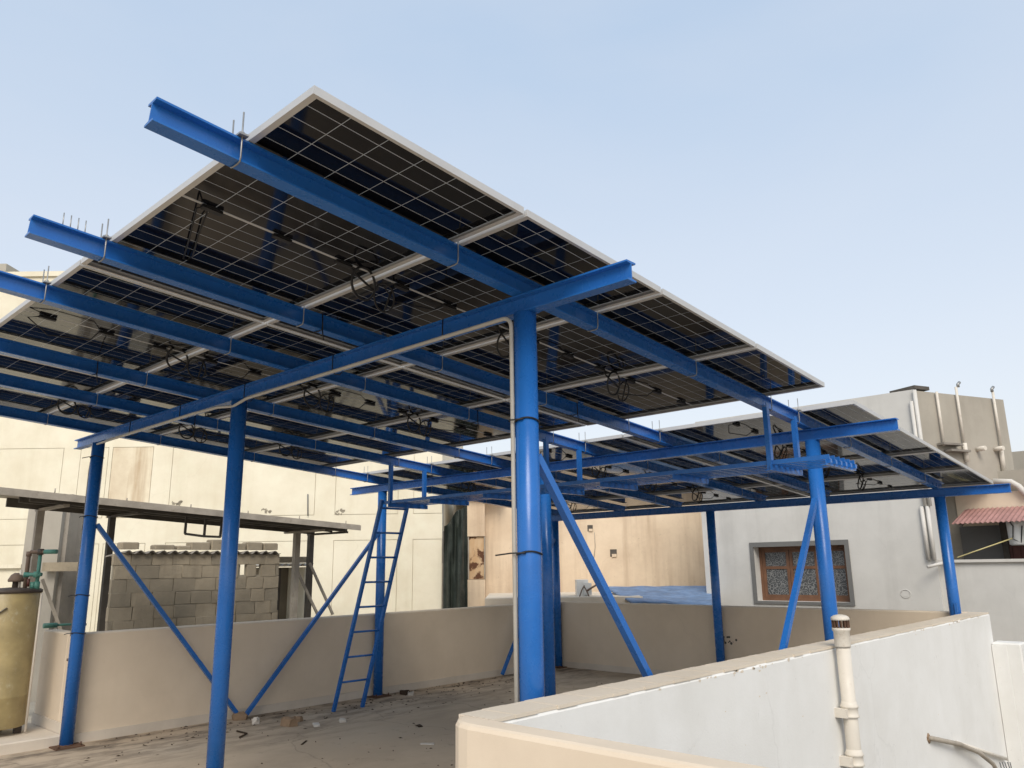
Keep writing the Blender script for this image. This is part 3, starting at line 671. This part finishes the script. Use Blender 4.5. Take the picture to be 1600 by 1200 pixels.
# ================================================================== CREAM BUILDING
HC = 17.0
t = thing('cream_building', 'tall cream rendered building with grooved panels behind the lean-to', 'building', PH(300, 990, HC))
t.location.z = NZ-6
def rect(mb, a0, a1, z0, z1, d0, d1, ga=0):     # on the cream wall: px columns, d0..d1 distance
    l0, l1 = hl(PH(a0, 850, HC))+ga, hl(PH(a1, 850, HC))-ga; o = EYE+HD*d0+HR*l0; o.z = z0+ga
    return mb.obox(o, HR*(l1-l0), HD*(d1-d0), Vector((0, 0, z1-z0-2*ga)))
zt_l = PH(40, 433, HC).z; zu1, zu0, zl1 = PH(300, 697, HC).z, PH(560, 804, HC).z, PH(400, 846, HC).z
XE = 691
mb = MB(); rect(mb, -420, XE-.5, NZ-6, zt_l-.02, HC+.03, HC+7); cb = part('backing_wall', mb, M['cream'], t)
cols_ = [(-330, -190), (-170, -70), (-50, 83), (110, 155), (161, 227), (258, 489), (521, 621), (645, XE)]
band = lambda z0, z1: part('plaster_band', rect(MB(), -420, XE, z0, z1, HC, HC+.029), M['cream'], cb)
for z0, z1 in ((zu1, zt_l), (zl1, zu0), (NZ-6, NZ-.5)): band(z0, z1)
for (z0, z1) in ((zu0, zu1), (NZ-.5, zl1)):
    prev = -420
    for a0, a1 in cols_:
        part('pilaster', rect(MB(), prev, a0, z0, z1, HC, HC+.029), M['cream'], cb)
        part('plaster_panel', rect(MB(), a0, a1, z0, z1, HC, HC+.029, .010), M['creamstain'] if a0 == 161 and z0 == zu0 else M['cream'], cb); prev = a1
mb = MB(); rect(mb, -420, XE+1, zt_l+.001, zt_l+.12, HC-.05, HC+.3); part('parapet_cap', mb, M['cream'], t)
mb = MB(); l = hl(PH(2, 420, HC+2)); o = EYE+HD*(HC+2)+HR*(l-2.5); o.z = zt_l; mb.obox(o, HR*2.62, HD*2, Vector((0, 0, PH(0, 412, HC+2).z-zt_l)))
part('roof_room', mb, M['cement'], t)
for a, b0, b1 in ((481, 806, 772), (692, 880, 772)):
    mb = MB(); mb.tube([PH(a, b0, HC-.03), PH(a, (b0+b1)/2, HC-.02), PH(a, b1, HC-.03)], .012, 6); part('wall_cable', mb, M['dkconduit'], t)
for a, b, w_ in ((418, 798, 15), (532, 800, 14), (276, 786, 9)):
    mb = MB(); c = PH(a, b, HC-.004)
    for i in range(9):
        q_ = c+HR*random.uniform(-.11, .11)+Vector((0, 0, random.uniform(-.05, .04))); r_ = random.uniform(.02, .045)
        ang = sorted(random.uniform(0, 6.28) for _ in range(7)); mb.add([q_+HR*(r_*math.cos(g_))+Vector((0, 0, r_*math.sin(g_))) for g_ in ang], [tuple(range(7))])
    part('plaster_break', mb, M['mortar'], t)

# ================================================================== PEACH BUILDING
HT = 18.0
t = thing('peach_building', 'stained peach rendered building beyond the far parapet', 'building', PH(900, 990, HT)); t.location.z = -7
def hrect(mb, a0, a1, b0, b1, d0, d1, am=None):
    am = am or (a0+a1)/2; l0, l1 = hl(PH(a0, 850, d0)), hl(PH(a1, 850, d0)); o = EYE+HD*d0+HR*l0
    z0 = b0 if b0 < 40 else PH(am, b0, d0).z; z1 = b1 if b1 < 40 else PH(am, b1, d0).z
    o.z = z0; return mb.obox(o, HR*(l1-l0), HD*(d1-d0), Vector((0, 0, z1-z0)))
ztop = PH(760, 780, HT).z
mb = MB(); hrect(mb, 757, 1200, -7, ztop, HT, HT+6); wall = part('wall', mb, M['tan'], t)
mb = MB(); hrect(mb, 731, 757, -7, 838, HT-.35, HT+1, 744); 
part('corner_pier', MB().add([], []) if False else hrect(MB(), 729, 757.5, 838, ztop, HT-.35, HT+1, 744), M['tan'], t)
part('rusted_panel', hrect(MB(), 733, 756, 905, 838.5, HT-.3, HT+.5, 744), M['rustpanel'], t)
part('panel_frame', hrect(MB(), 756.2, 757.5, 905, 838.5, HT-.34, HT+.5, 744), M['oldsteel'], t)
part('panel_frame', hrect(MB(), 731, 732.8, 905, 838.5, HT-.34, HT+.5, 744), M['oldsteel'], t)
part('lower_pier', hrect(MB(), 729, 757.5, -7, 905.6, HT-.35, HT+1, 744), M['tan'], t)
part('roof_edge', hrect(MB(), 706, 790, ztop+.001, ztop+.12, HT-.5, HT+2), M['tan'], t)
part('rear_block', hrect(MB(), 708, 728.6, -7, ztop, HT+.8, HT+3), M['cement'], t)
for a, b, s_ in ((923, 825, 4.2), (958, 864, 5.2)):
    v = part('vent_opening', hrect(MB(), a-s_, a+s_, b+s_*1.1, b-s_*1.1, HT-.012, HT-.001), M['darksteel'], wall)
    part('vent_flap', hrect(MB(), a-s_*.5, a+s_*.9, b+s_*1.2, b+s_*.3, HT-.03, HT-.013), M['tan'], v)
mb = MB(); mb.tube([PH(929, 832, HT-.01), PH(930, 855, HT-.01), PH(927, 880, HT-.01)], .008, 5); part('wall_cable', mb, M['oldsteel'], t)
# dark tarpaulin between the two buildings
HG = 16.2
mb = MB(); cols_n, rows_n = 26, 14; vs = []
for i in range(cols_n+1):
    for k in range(rows_n+1):
        fx, fz = i/cols_n, k/rows_n
        a_top = 694+fx*36; b_top = 822-fx*38+3*math.sin(fx*9); b_bot = 1010
        a_ = a_top+(-2+fx*3)*fz; b_ = b_top+(b_bot-b_top)*fz
        vs.append(PH(a_, b_, HG+.10*math.sin(fx*13+fz*2.5+math.sin(fz*4))+.03*math.sin(fx*31-4*fz)+.25*fz*math.sin(fx*6+1)))
fs = [(i*(rows_n+1)+k, (i+1)*(rows_n+1)+k, (i+1)*(rows_n+1)+k+1, i*(rows_n+1)+k+1) for i in range(cols_n) for k in range(rows_n)]
nv = len(vs); vs += [v+HD*.02 for v in vs]; fs += [tuple(nv+i for i in f[::-1]) for f in fs]
mb.add(vs, fs, True); solo('tarpaulin', mb, M['greentarp'], 'dark green tarpaulin hanging between the cream and peach buildings', 'tarpaulin')
t = thing('scaffold', 'thin dark scaffold poles behind the green tarpaulin', 'scaffold', PH(700, 990, HG+.4)); t.location.z = -7
for a in (694.5, 727): mb = MB(); q_ = PH(a, 850, HG+.4); mb.tube([(q_.x, q_.y, -7), (q_.x, q_.y, PH(a, 800 if a > 700 else 830, HG+.4).z)], .035, 8); part('pole', mb, M['darksteel'], t)
for b in (838, 850, 875, 899, 930): mb = MB(); mb.tube([PH(694, b, HG+.36), PH(727, b-3, HG+.36)], .02, 6); part('rail', mb, M['darksteel'], t)
# slab roof, AC unit, blue sheet
mb = MB(); hrect(mb, 757, 1000, -7, PH(850, 934, 14.6).z, 14.6, 17.5)
o = solo('flat_roof', mb, M['beigetop'], 'low pale flat roof below the peach wall', 'roof')
t = thing('ac_unit', 'small white air conditioner box with loose cables on the flat roof', 'air conditioner', PH(907, 930, 15.2))
t.location.z = PH(850, 934, 14.6).z
zb_ = t.location.z
mb = MB(); hrect(mb, 899, 917, zb_+.001, 906, 15.2, 15.6); bd = part('body', mb, M['plastic'], t)
mb = MB(); hrect(mb, 911, 922, zb_+.02, 911, 15.05, 15.18); part('side_box', mb, M['plastic'], t)
mb = MB(); mb.tube([PH(913, 915, 15.0), PH(909, 922, 14.95), PH(905, 934, 14.9)], .012, 6); mb.tube([PH(913, 917, 15.0), PH(918, 926, 14.95), PH(922, 936, 14.9)], .012, 6); mb.tube([PH(916, 924, 15.0), PH(925, 918, 15), PH(932, 914, 15)], .02, 6); part('cable', mb, M['brownpipe'], t)
mb = MB(); n1, n2 = 30, 10; vs = []
for i in range(n1+1):
    for k in range(n2+1):
        fx, fz = i/n1, k/n2
        a_ = (943+fx*175)+(1-fx)*fz*45; b_ = 916.5-1.5*fx+(941+2*fx-916.5+1.5*fx)*fz
        h_ = 16.4-2.4*fz; q_ = PH(a_, b_, h_); q_.z += .008*math.sin(fx*23+fz*5)*math.sin(fz*7+fx*4)+.012*math.sin(fx*6)*fz
        vs.append(q_)
fs = [(i*(n2+1)+k, i*(n2+1)+k+1, (i+1)*(n2+1)+k+1, (i+1)*(n2+1)+k) for i in range(n1) for k in range(n2)]
nv = len(vs); vs += [v-Vector((0, 0, .03)) for v in vs]; fs += [tuple(nv+i for i in f[::-1]) for f in fs]
rim = [i*(n2+1)+n2 for i in range(n1+1)]; fs += [(rim[i], nv+rim[i], nv+rim[i+1], rim[i+1]) for i in range(n1)]
rim = list(range(n2+1)); fs += [(rim[i], nv+rim[i], nv+rim[i+1], rim[i+1]) for i in range(n2)]
mb.add(vs, fs, True); solo('tarpaulin', mb, M['bluetarp'], 'light blue tarpaulin spread over a low roof below the peach wall', 'tarpaulin')

# ================================================================== GREY HOUSE
GX = 10.8
t = thing('grey_house', 'grey white rendered house with wooden window behind the far parapet', 'house', (GX, 2.5, -7))
yL, yC = PX(1101, 880, GX).y, PX(1432, 640, GX).y
zTop = PX(1430, 608, GX).z
yA, yB, zA, zB = PX(1181, 900, GX).y, PX(1325, 900, GX).y, PX(1250, 940, GX).z, PX(1250, 853, GX).z
yA, yB = yA-.0, yB
DP = 4.0
mb = MB()
mb.box((GX, yC, -7), (GX+.3, yL, zA)); mb.box((GX, yC, zB), (GX+.3, yL, zTop)); mb.box((GX, yA, zA), (GX+.3, yL, zB)); mb.box((GX, yC, zA), (GX+.3, yB, zB))
mb.box((GX+.301, yL-.3, -7), (GX+DP, yL, zTop-1.6)); wall = part('front_wall', mb, M['greywall'], t)
mb = MB(); mb.box((GX+.3, yC, zTop-.3), (GX+DP, yL-.301, zTop-.15)); part('roof_slab', mb, M['cement'], t)
win = part('window', MB().box((GX+.20, yB, zA+.0), (GX+.299, yA, zA+.05)).box((GX+.20, yB, zB-.06), (GX+.299, yA, zB)).box((GX+.20, yB, zA+.05), (GX+.299, yB+.05, zB-.06)).box((GX+.20, yA-.05, zA+.05), (GX+.299, yA, zB-.06)), M['wood'], wall)
w_ = .07
sur = MB(); sur.box((GX-.025, yB-w_, zB), (GX-.001, yA+w_, zB+w_*1.2)).box((GX-.025, yB-w_, zA-w_*.7), (GX-.001, yA+w_, zA)).box((GX-.025, yB-w_, zA), (GX-.001, yB, zB)).box((GX-.025, yA, zA), (GX-.001, yA+w_, zB))
part('window_surround', sur, M['winsur'], wall)
inn0, inn1, z0, z1 = yB+.05, yA-.05, zA+.05, zB-.06
nw = 3; sw = (inn1-inn0)/nw; zm = z0+(z1-z0)*.63
for i in range(nw):
    a, b = inn0+i*sw+.004, inn0+(i+1)*sw-.004; e = .055; X0, X1 = GX+.205, GX+.245
    part('sash', MB().box((X0, a, z0), (X1, a+e, z1)).box((X0, b-e, z0), (X1, b, z1)).box((X0+.002, a+e, z0), (X1, b-e, z0+e)).box((X0+.002, a+e, z1-e*.7), (X1, b-e, z1)).box((X0+.002, a+e, zm-.025), (X1, b-e, zm+.025)), M['wood'], wall)
    for q0, q1 in ((z0+e, zm-.025), (zm+.025, z1-e*.7)): part('pane', MB().box((X0+.018, a+e, q0), (X0+.026, b-e, q1)), M['lace'], wall)
mb = MB(); p_ = PX(1415, 928, GX); mb.tube([p_-Vector((.004, 0, 0))+Vector((0, .075*math.cos(a), .065*math.sin(a))) for a in [2*math.pi*i/16*1.02 for i in range(17)]], .006, 5); mb.box(p_+Vector((-.006, -.05, -.045)), p_+Vector((-.001, .05, .04))); part('patched_hole', mb, M['greywall'], wall)
# lower terrace wall to the right
zLow = PX(1500, 879, GX).z
mb = MB(); mb.box((GX+.05, -4.5, -7), (GX+.25, yC-.001, zLow)); low = part('terrace_wall', mb, M['greywall'], t)
mb = MB(); mb.box((GX+.0, -4.5, zLow+.001), (GX+.3, yC-.001, zLow+.045)); part('coping', mb, M['pvcw'], low)
# rooftop tank room, turned from the front wall
dirT = Vector((math.cos(R(-23.8)), math.sin(R(-23.8)), 0)); nT = Vector((-dirT.y, dirT.x, 0))
c0 = Vector((GX+.001, yC-.002, 0)); zb0 = PX(1460, 742, GX).z
part('tank_room', MB().obox((c0.x, c0.y, zb0-.1), dirT*2.2, nT*1.1, Vector((0, 0, zTop-zb0+.1-.02))), M['cement'], t)
part('roof_hatch_slab', MB().obox(Vector((c0.x+.05, c0.y+.0, zTop+.02)), dirT*.35, nT*.5, Vector((0, 0, .06))), M['darksteel'], t)
part('set_back_wall', MB().box((GX+1.6, -5, -1), (GX+1.8, yC+.2, PX(1540, 738, GX+1.6).z)), M['cement'], t)
mb = MB(); za = PX(1540, 770, GX+1.58).z; mb.box((GX+1.57, -5, PX(1520, 822, GX+1.57).z), (GX+1.599, yC-.01, za)); part('cream_band', mb, M['beige'], t)
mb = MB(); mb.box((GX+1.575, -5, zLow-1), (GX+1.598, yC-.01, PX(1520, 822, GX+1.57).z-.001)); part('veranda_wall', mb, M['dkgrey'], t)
def onT(u, v): # pixel on the tank room face
    d_ = ray(u, v); nn = nT; k = (c0-EYE).dot(nn)/d_.dot(nn); return EYE+d_*k
for pa, pb, r_ in (((1458, 613), (1471, 697), .022), ((1493, 606), (1502, 692), .022), ((1502, 693), (1507, 722), .036), ((1546, 613), (1560, 697), .022), ((1560, 698), (1565, 738), .038)):
    a, b = onT(*pa)-nT*.05, onT(*pb)-nT*.05; a = Vector((b.x, b.y, a.z)); part('pipe', MB().tube([a, b], r_, 10), M['pvc'], t)
for u, v in ((1493, 604), (1546, 611)): a = onT(u, v+2)-nT*.05; part('pipe_elbow', MB().tube([a, a+Vector((0, 0, .05)), a+dirT*.05+Vector((0, 0, .09))], .026, 8), M['zinc'], t)
for u in (1526, 1554): a = onT(u, 702); part('pipe_stub', MB().tube([a+nT*.02, a-nT*.16], .04, 10), M['pvc'], t)
for u, v in ((1478, 697), (1490, 707)): a = onT(u, v)-nT*.14; part('loose_board', MB().obox(a-dirT*.22, dirT*.46, nT*.13, Vector((0, 0, .035))), M['asb'], t)
for u0, u1, z_a, z_b in ((1441, 1441, None, zLow+.05), (1450, 1450, None, zLow+.05), (1434, 1434, zTop-.02, 2.5), (1427, 1427, zTop-.2, 2.5)):
    q_ = PX(u0, 800 if z_a is None else 650, GX-.04); part('drain_pipe', MB().tube([(GX-.04, q_.y, z_a or 2.5), (GX-.04, q_.y, z_b)], .032, 10), M['pvcw'], t)
a = PX(1450, 886, GX-.1); part('drain_pipe', MB().tube([PX(1449, 886, GX-.25), PX(1480, 878, GX-.03)], .025, 8), M['pvcw'], t)
mb = MB(); mb.tube([PX(1552, 752, GX+1.5), PX(1580, 753, GX+1.5), PX(1592, 760, GX+1.5), PX(1606, 775, GX+1.5)], .05, 10); part('roof_pipe', mb, M['pvcw'], t)
mb = MB(); dy0, dy1 = PX(1578, 860, GX+1.55).y, PX(1640, 860, GX+1.55).y; mb.box((GX+1.53, dy1, zLow-1), (GX+1.57, dy0, PX(1590, 846, GX+1.55).z)); dr = part('door', mb, M['door'], t)
for k in range(3): part('door_panel', MB().cbox((GX+1.515, dy0-.16-.2*k, zLow-.6), (GX+1.5295, dy0-.04-.2*k, PX(1590, 852, GX+1.53).z), .01), M['door'], dr)
part('door_post', MB().box((GX+1.5, dy0+.002, zLow-1), (GX+1.57, dy0+.09, PX(1576, 815, GX+1.53).z)), M['darksteel'], t)
# red awning
e0, e1 = PX(1487, 818, GX+.55), PX(1640, 803, GX+.55); b0 = PX(1577, 792, GX+1.55)
aw = thing('awning', 'faded red corrugated tin awning over the veranda', 'awning', (GX+1, (e0.y+e1.y)/2, e0.z))
n_ = 300; vs = []; yy0, yy1 = e0.y, e0.y-3.0
for i in range(n_+1):
    y = yy0+(yy1-yy0)*i/n_; w = .009*math.sin(2*math.pi*(y-yy0)/.072)
    vs += [(GX+.55, y, e0.z+w), (GX+1.56, y, b0.z+w), (GX+.55, y, e0.z+w-.008), (GX+1.56, y, b0.z+w-.008)]
fs = []
for i in range(n_): a = i*4; b = a+4; fs += [(a, a+1, b+1, b), (a+2, b+2, b+3, a+3), (a, b, b+2, a+2), (a+1, a+3, b+3, b+1)]
fs += [(0, 2, 3, 1), (n_*4, n_*4+1, n_*4+3, n_*4+2)]
part('tin_sheet', MB().add(vs, fs), M['redtin'], aw)
for y in (yy0-.12, yy0-1.2, yy0-2.4): part('rafter', MB().bar((GX+.58, y, e0.z-.035), (GX+1.56, y, b0.z-.035), .04, .04), M['darksteel'], aw)
hz = PX(1590, 832, GX+.9)
t2 = thing('hanging_drum', 'white plastic drum hanging under the red awning', 'drum', hz-Vector((0, 0, .22)))
mb = MB(); mb.lathe([(.11, -.2), (.135, -.18), (.14, .1), (.14, .16), (.12, .2), (.05, .22)], hz, 20); part('body', mb, M['plastic'], t2)
mb = MB(); mb.tube([hz+Vector((-.12, .1, .22)), hz+Vector((-.16, .02, .1)), hz+Vector((-.15, .05, -.1)), hz+Vector((-.12, -.05, -.16)), hz+Vector((-.14, -.1, .1))], .009, 6)
mb.tube([hz+Vector((0, .0, .2)), hz+Vector((0, .0, .26))], .008, 6); part('hose', mb, M['black'], t2)
mb = MB(); mb.tube([PX(1496, 871, GX+.3), PX(1582, 841, GX+.75)], .010, 8); solo('pole', mb, M['yellow'], 'thin yellow pole slanting across the veranda under the red awning', 'pole')
mb = MB(); q_ = PX(1582, 706, GX+6); mb.box((GX+6, q_.y-4, -7), (GX+9, q_.y+.3, q_.z)); solo('far_house', mb, M['cement'], 'plain brown cement building at the far right behind the tank room', 'house')

# ================================================================== LIGHT WELL DETAILS
vy = YPO-.075
vt = PY(1312, 962, vy)
t = thing('vent_pipe', 'old cream vent pipe with slotted cap against the white parapet', 'pipe', (vt.x, vy, -3.2))
r_ = .050
z = lambda b: PY(1318, b, vy).z
o = (vt.x, vy, 0)
mb = MB(); mb.lathe([(r_, -3.2), (r_, z(1172)-.02), (r_, z(1012))], o, 24); pipe = part('pipe', mb, M['pvc'], t)
for b in (1108, 1188):
    zz = z(b); mb = MB(); mb.lathe([(r_+.001, zz-.07), (r_+.012, zz-.066), (r_+.012, zz-.055), (r_+.007, zz-.05), (r_+.007, zz-.005), (r_+.013, zz), (r_+.013, zz+.01), (r_+.006, zz+.022), (r_+.001, zz+.04)], o, 24); part('collar', mb, M['pvc'], pipe)
    mb = MB(); c = Vector((vt.x, vy, zz-.03)); mb.obox(c+Vector((-r_-.04, -.01, -.035)), Vector((.045, 0, 0)), Vector((0, .09, 0)), Vector((0, 0, .06))); part('wall_bracket', mb, M['pvc'], pipe)
zc0 = z(1008)
mb = MB(); mb.lathe([(r_+.004, zc0-.012), (r_+.006, zc0), (r_+.006, z(986)), (r_+.014, z(984)), (r_+.014, z(980))], o, 24); part('cap_sleeve', mb, M['pvc'], t)
zs0, zs1 = z(980), z(968)
for k in range(14):
    a = 2*math.pi*k/14; c = Vector((vt.x+(r_+.006)*math.cos(a), vy+(r_+.006)*math.sin(a), zs0)); mb = MB(); mb.bar(c, c+Vector((0, 0, zs1-zs0)), .008, .012, (math.cos(a), math.sin(a), 0)); part('cap_slat', mb, M['rust'], t)
mb = MB(); mb.lathe([(r_+.014, zs1), (r_+.016, zs1+.008), (r_+.012, zs1+.022), (r_-.008, zs1+.034), (.012, zs1+.040)], o, 24); part('cap', mb, M['pvc'], t)
q0 = PY(1450, 1153, YPO)
mb = MB(); pts = [q0+Vector((0, .03, 0)), q0+Vector((.02, -.03, -.004)), PY(1500, 1163, YPO-.06), PY(1530, 1176, YPO-.09), PY(1552, 1194, YPO-.1), PY(1566, 1220, YPO-.1), PY(1572, 1260, YPO-.1)]
mb.tube(pts, .021, 10); solo('drain_hose', mb, M['oldsteel'], 'grey bent pipe coming out of a hole in the white parapet', 'pipe')
mb = MB(); mb.tube([PY(1494, 1160, YPO-.03), PY(1573, 1186, YPO-.03)], .017, 10); solo('drain_stub', mb, M['pvc'], 'short cream pipe lying along the white parapet at lower right', 'pipe')
mb = MB(); mb.tube([q0+Vector((-.03, -.002, 0)), q0+Vector((0, -.004, .03)), q0+Vector((.035, -.002, 0)), q0+Vector((0, -.004, -.035)), q0+Vector((-.03, -.002, 0))], .012, 6)
solo('broken_plaster_rim', mb, M['brick'], 'broken plaster rim around the pipe hole in the white parapet', 'plaster')
mb = MB()
for k in range(5): a = PY(1562+4*k, 1191, YPO-.05); mb.tube([a, a+Vector((random.uniform(-.03, .05), -.02, -.12)), a+Vector((random.uniform(-.05, .08), -.03, -.4))], .006, 5)
solo('wire_bundle', mb, M['dkconduit'], 'bundle of grey wires hanging from the short cream pipe', 'wires')

# ================================================================== LITTER ON THE FLOOR
def chunk(name, px, sx, sy, sz, mat, label, cat, jit=.25):
    c = PZ(*px, 0); a = random.uniform(0, 3); mb = MB(); mb.cbox((-sx/2, -sy/2, 0), (sx/2, sy/2, sz), min(sx, sy, sz)*.22)
    rot = Matrix.Rotation(a, 3, 'Z')
    mb.v = [rot @ Vector((v.x*(1+random.uniform(-jit, jit)), v.y*(1+random.uniform(-jit, jit)), max(0, v.z*(1+random.uniform(-jit, jit)))))+Vector((c.x, c.y, .001)) for v in mb.v]
    return solo(name, mb, mat, label, cat)
chunk('brick_piece', (452, 1134), .17, .11, .08, M['brick'], 'broken brown brick piece, largest rubble on the floor near the ladder', 'rubble')
chunk('brick_piece', (466, 1127), .09, .07, .05, M['brick'], 'small orange brick chip beside the largest brick piece', 'rubble')
chunk('plaster_lump', (399, 1131), .09, .08, .06, M['paper'], 'white plaster lump beside the foot of the crossed braces', 'rubble')
chunk('packet', (494, 1134), .15, .07, .02, M['paper'], 'flattened pale packet on the dirt right of the brick piece', 'litter', .1)
chunk('paper_scrap', (535, 1128), .10, .07, .03, M['paper'], 'white paper scrap on the floor in front of the ladder', 'litter')
chunk('stone', (632, 1085), .13, .09, .05, M['twig'], 'dark clod at the parapet foot right of the ladder', 'rubble')
chunk('stone', (642, 1086), .11, .08, .04, M['paper'], 'pale stone at the parapet foot right of the dark clod', 'rubble')
chunk('wood_chip', (475, 1161), .17, .02, .006, M['twig'], 'thin dark wood chip on bare floor below the packet', 'litter', .1)
chunk('brick_piece', (262, 1187), .06, .04, .02, M['brick'], 'tiny brown chip left of the second column foot', 'rubble') if False else None
chunk('dry_leaf', (655, 1135), .09, .05, .012, M['twig'], 'dark dry leaf alone in the middle of the floor', 'leaf')
chunk('paper_scrap', (668, 1163), .12, .05, .008, M['paper'], 'pale flat scrap on the floor left of the foreground parapet', 'litter')
mb = MB(); a = PZ(375, 1143, .01); mb.tube([PZ(370, 1142, .012), PZ(386, 1146, .012), PZ(374, 1152, .012)], .008, 6); solo('bent_rod', mb, M['twig'], 'black bent rod on the floor by the crossed braces', 'rod')
chunk('stone', (374, 1125), .16, .07, .07, M['brick'], 'brown mortar lump where the two left braces meet the floor', 'rubble')
mb = MB()
for i in range(420):                          # crumbs and leaf bits, denser by the left parapet
    if i < 260: x = random.uniform(.2, 6.5); y = WL-.05-abs(random.gauss(0, .5))
    else: x = random.uniform(-1, 6.5); y = random.uniform(.5, 5.6)
    if y < .3: continue
    s_ = random.uniform(.006, .028); a = random.uniform(0, 6.28); h = random.uniform(.002, .012)
    e = Vector((math.cos(a), math.sin(a), 0))*s_; f = Vector((-math.sin(a), math.cos(a), 0))*s_*random.uniform(.25, .7); c = Vector((x, y, .001))
    mb.add([c-e, c+f, c+e, c-f, c+Vector((0, 0, h))], [(0, 3, 4), (3, 2, 4), (2, 1, 4), (1, 0, 4), (0, 1, 2, 3)])
lit = struct('floor_litter', mb, M['twig'], 'stuff'); lit['label'] = 'scattered crumbs and leaf bits over the terrace floor'; lit['category'] = 'litter'
mb = MB(); c = PY(122, 1033, WL-.001)
mb.tube([(.05, WL+.01, .78), (.05, WL-.05, .785), (.035, WL-.07, .77), (.03, WL-.06, .74)], .011, 8)
mb = MB(); q_ = PY(107, 1031, WL); mb.tube([q_+Vector((0, .02, 0)), q_+Vector((0, -.05, .005)), q_+Vector((-.01, -.06, -.04))], .014, 8)
solo('tap', mb, M['brownpipe'], 'small rusty tap sticking out of the left parapet beside the column', 'tap')
mb = MB(); q_ = PX(1137, 1001, WF)
for i in range(14):
    c = q_+Vector((-.002, random.uniform(-.14, .1), random.uniform(-.05, .05))); s_ = random.uniform(.006, .02)
    mb.add([c+Vector((0, s_*math.cos(a), s_*math.sin(a))) for a in [6.28*k/7 for k in range(7)]], [tuple(range(7))])
mb.box(q_+Vector((-.02, .05, -.02)), q_+Vector((.01, .09, .02)))
solo('broken_socket', mb, M['darksteel'], 'broken dark wall socket on the far parapet', 'socket')
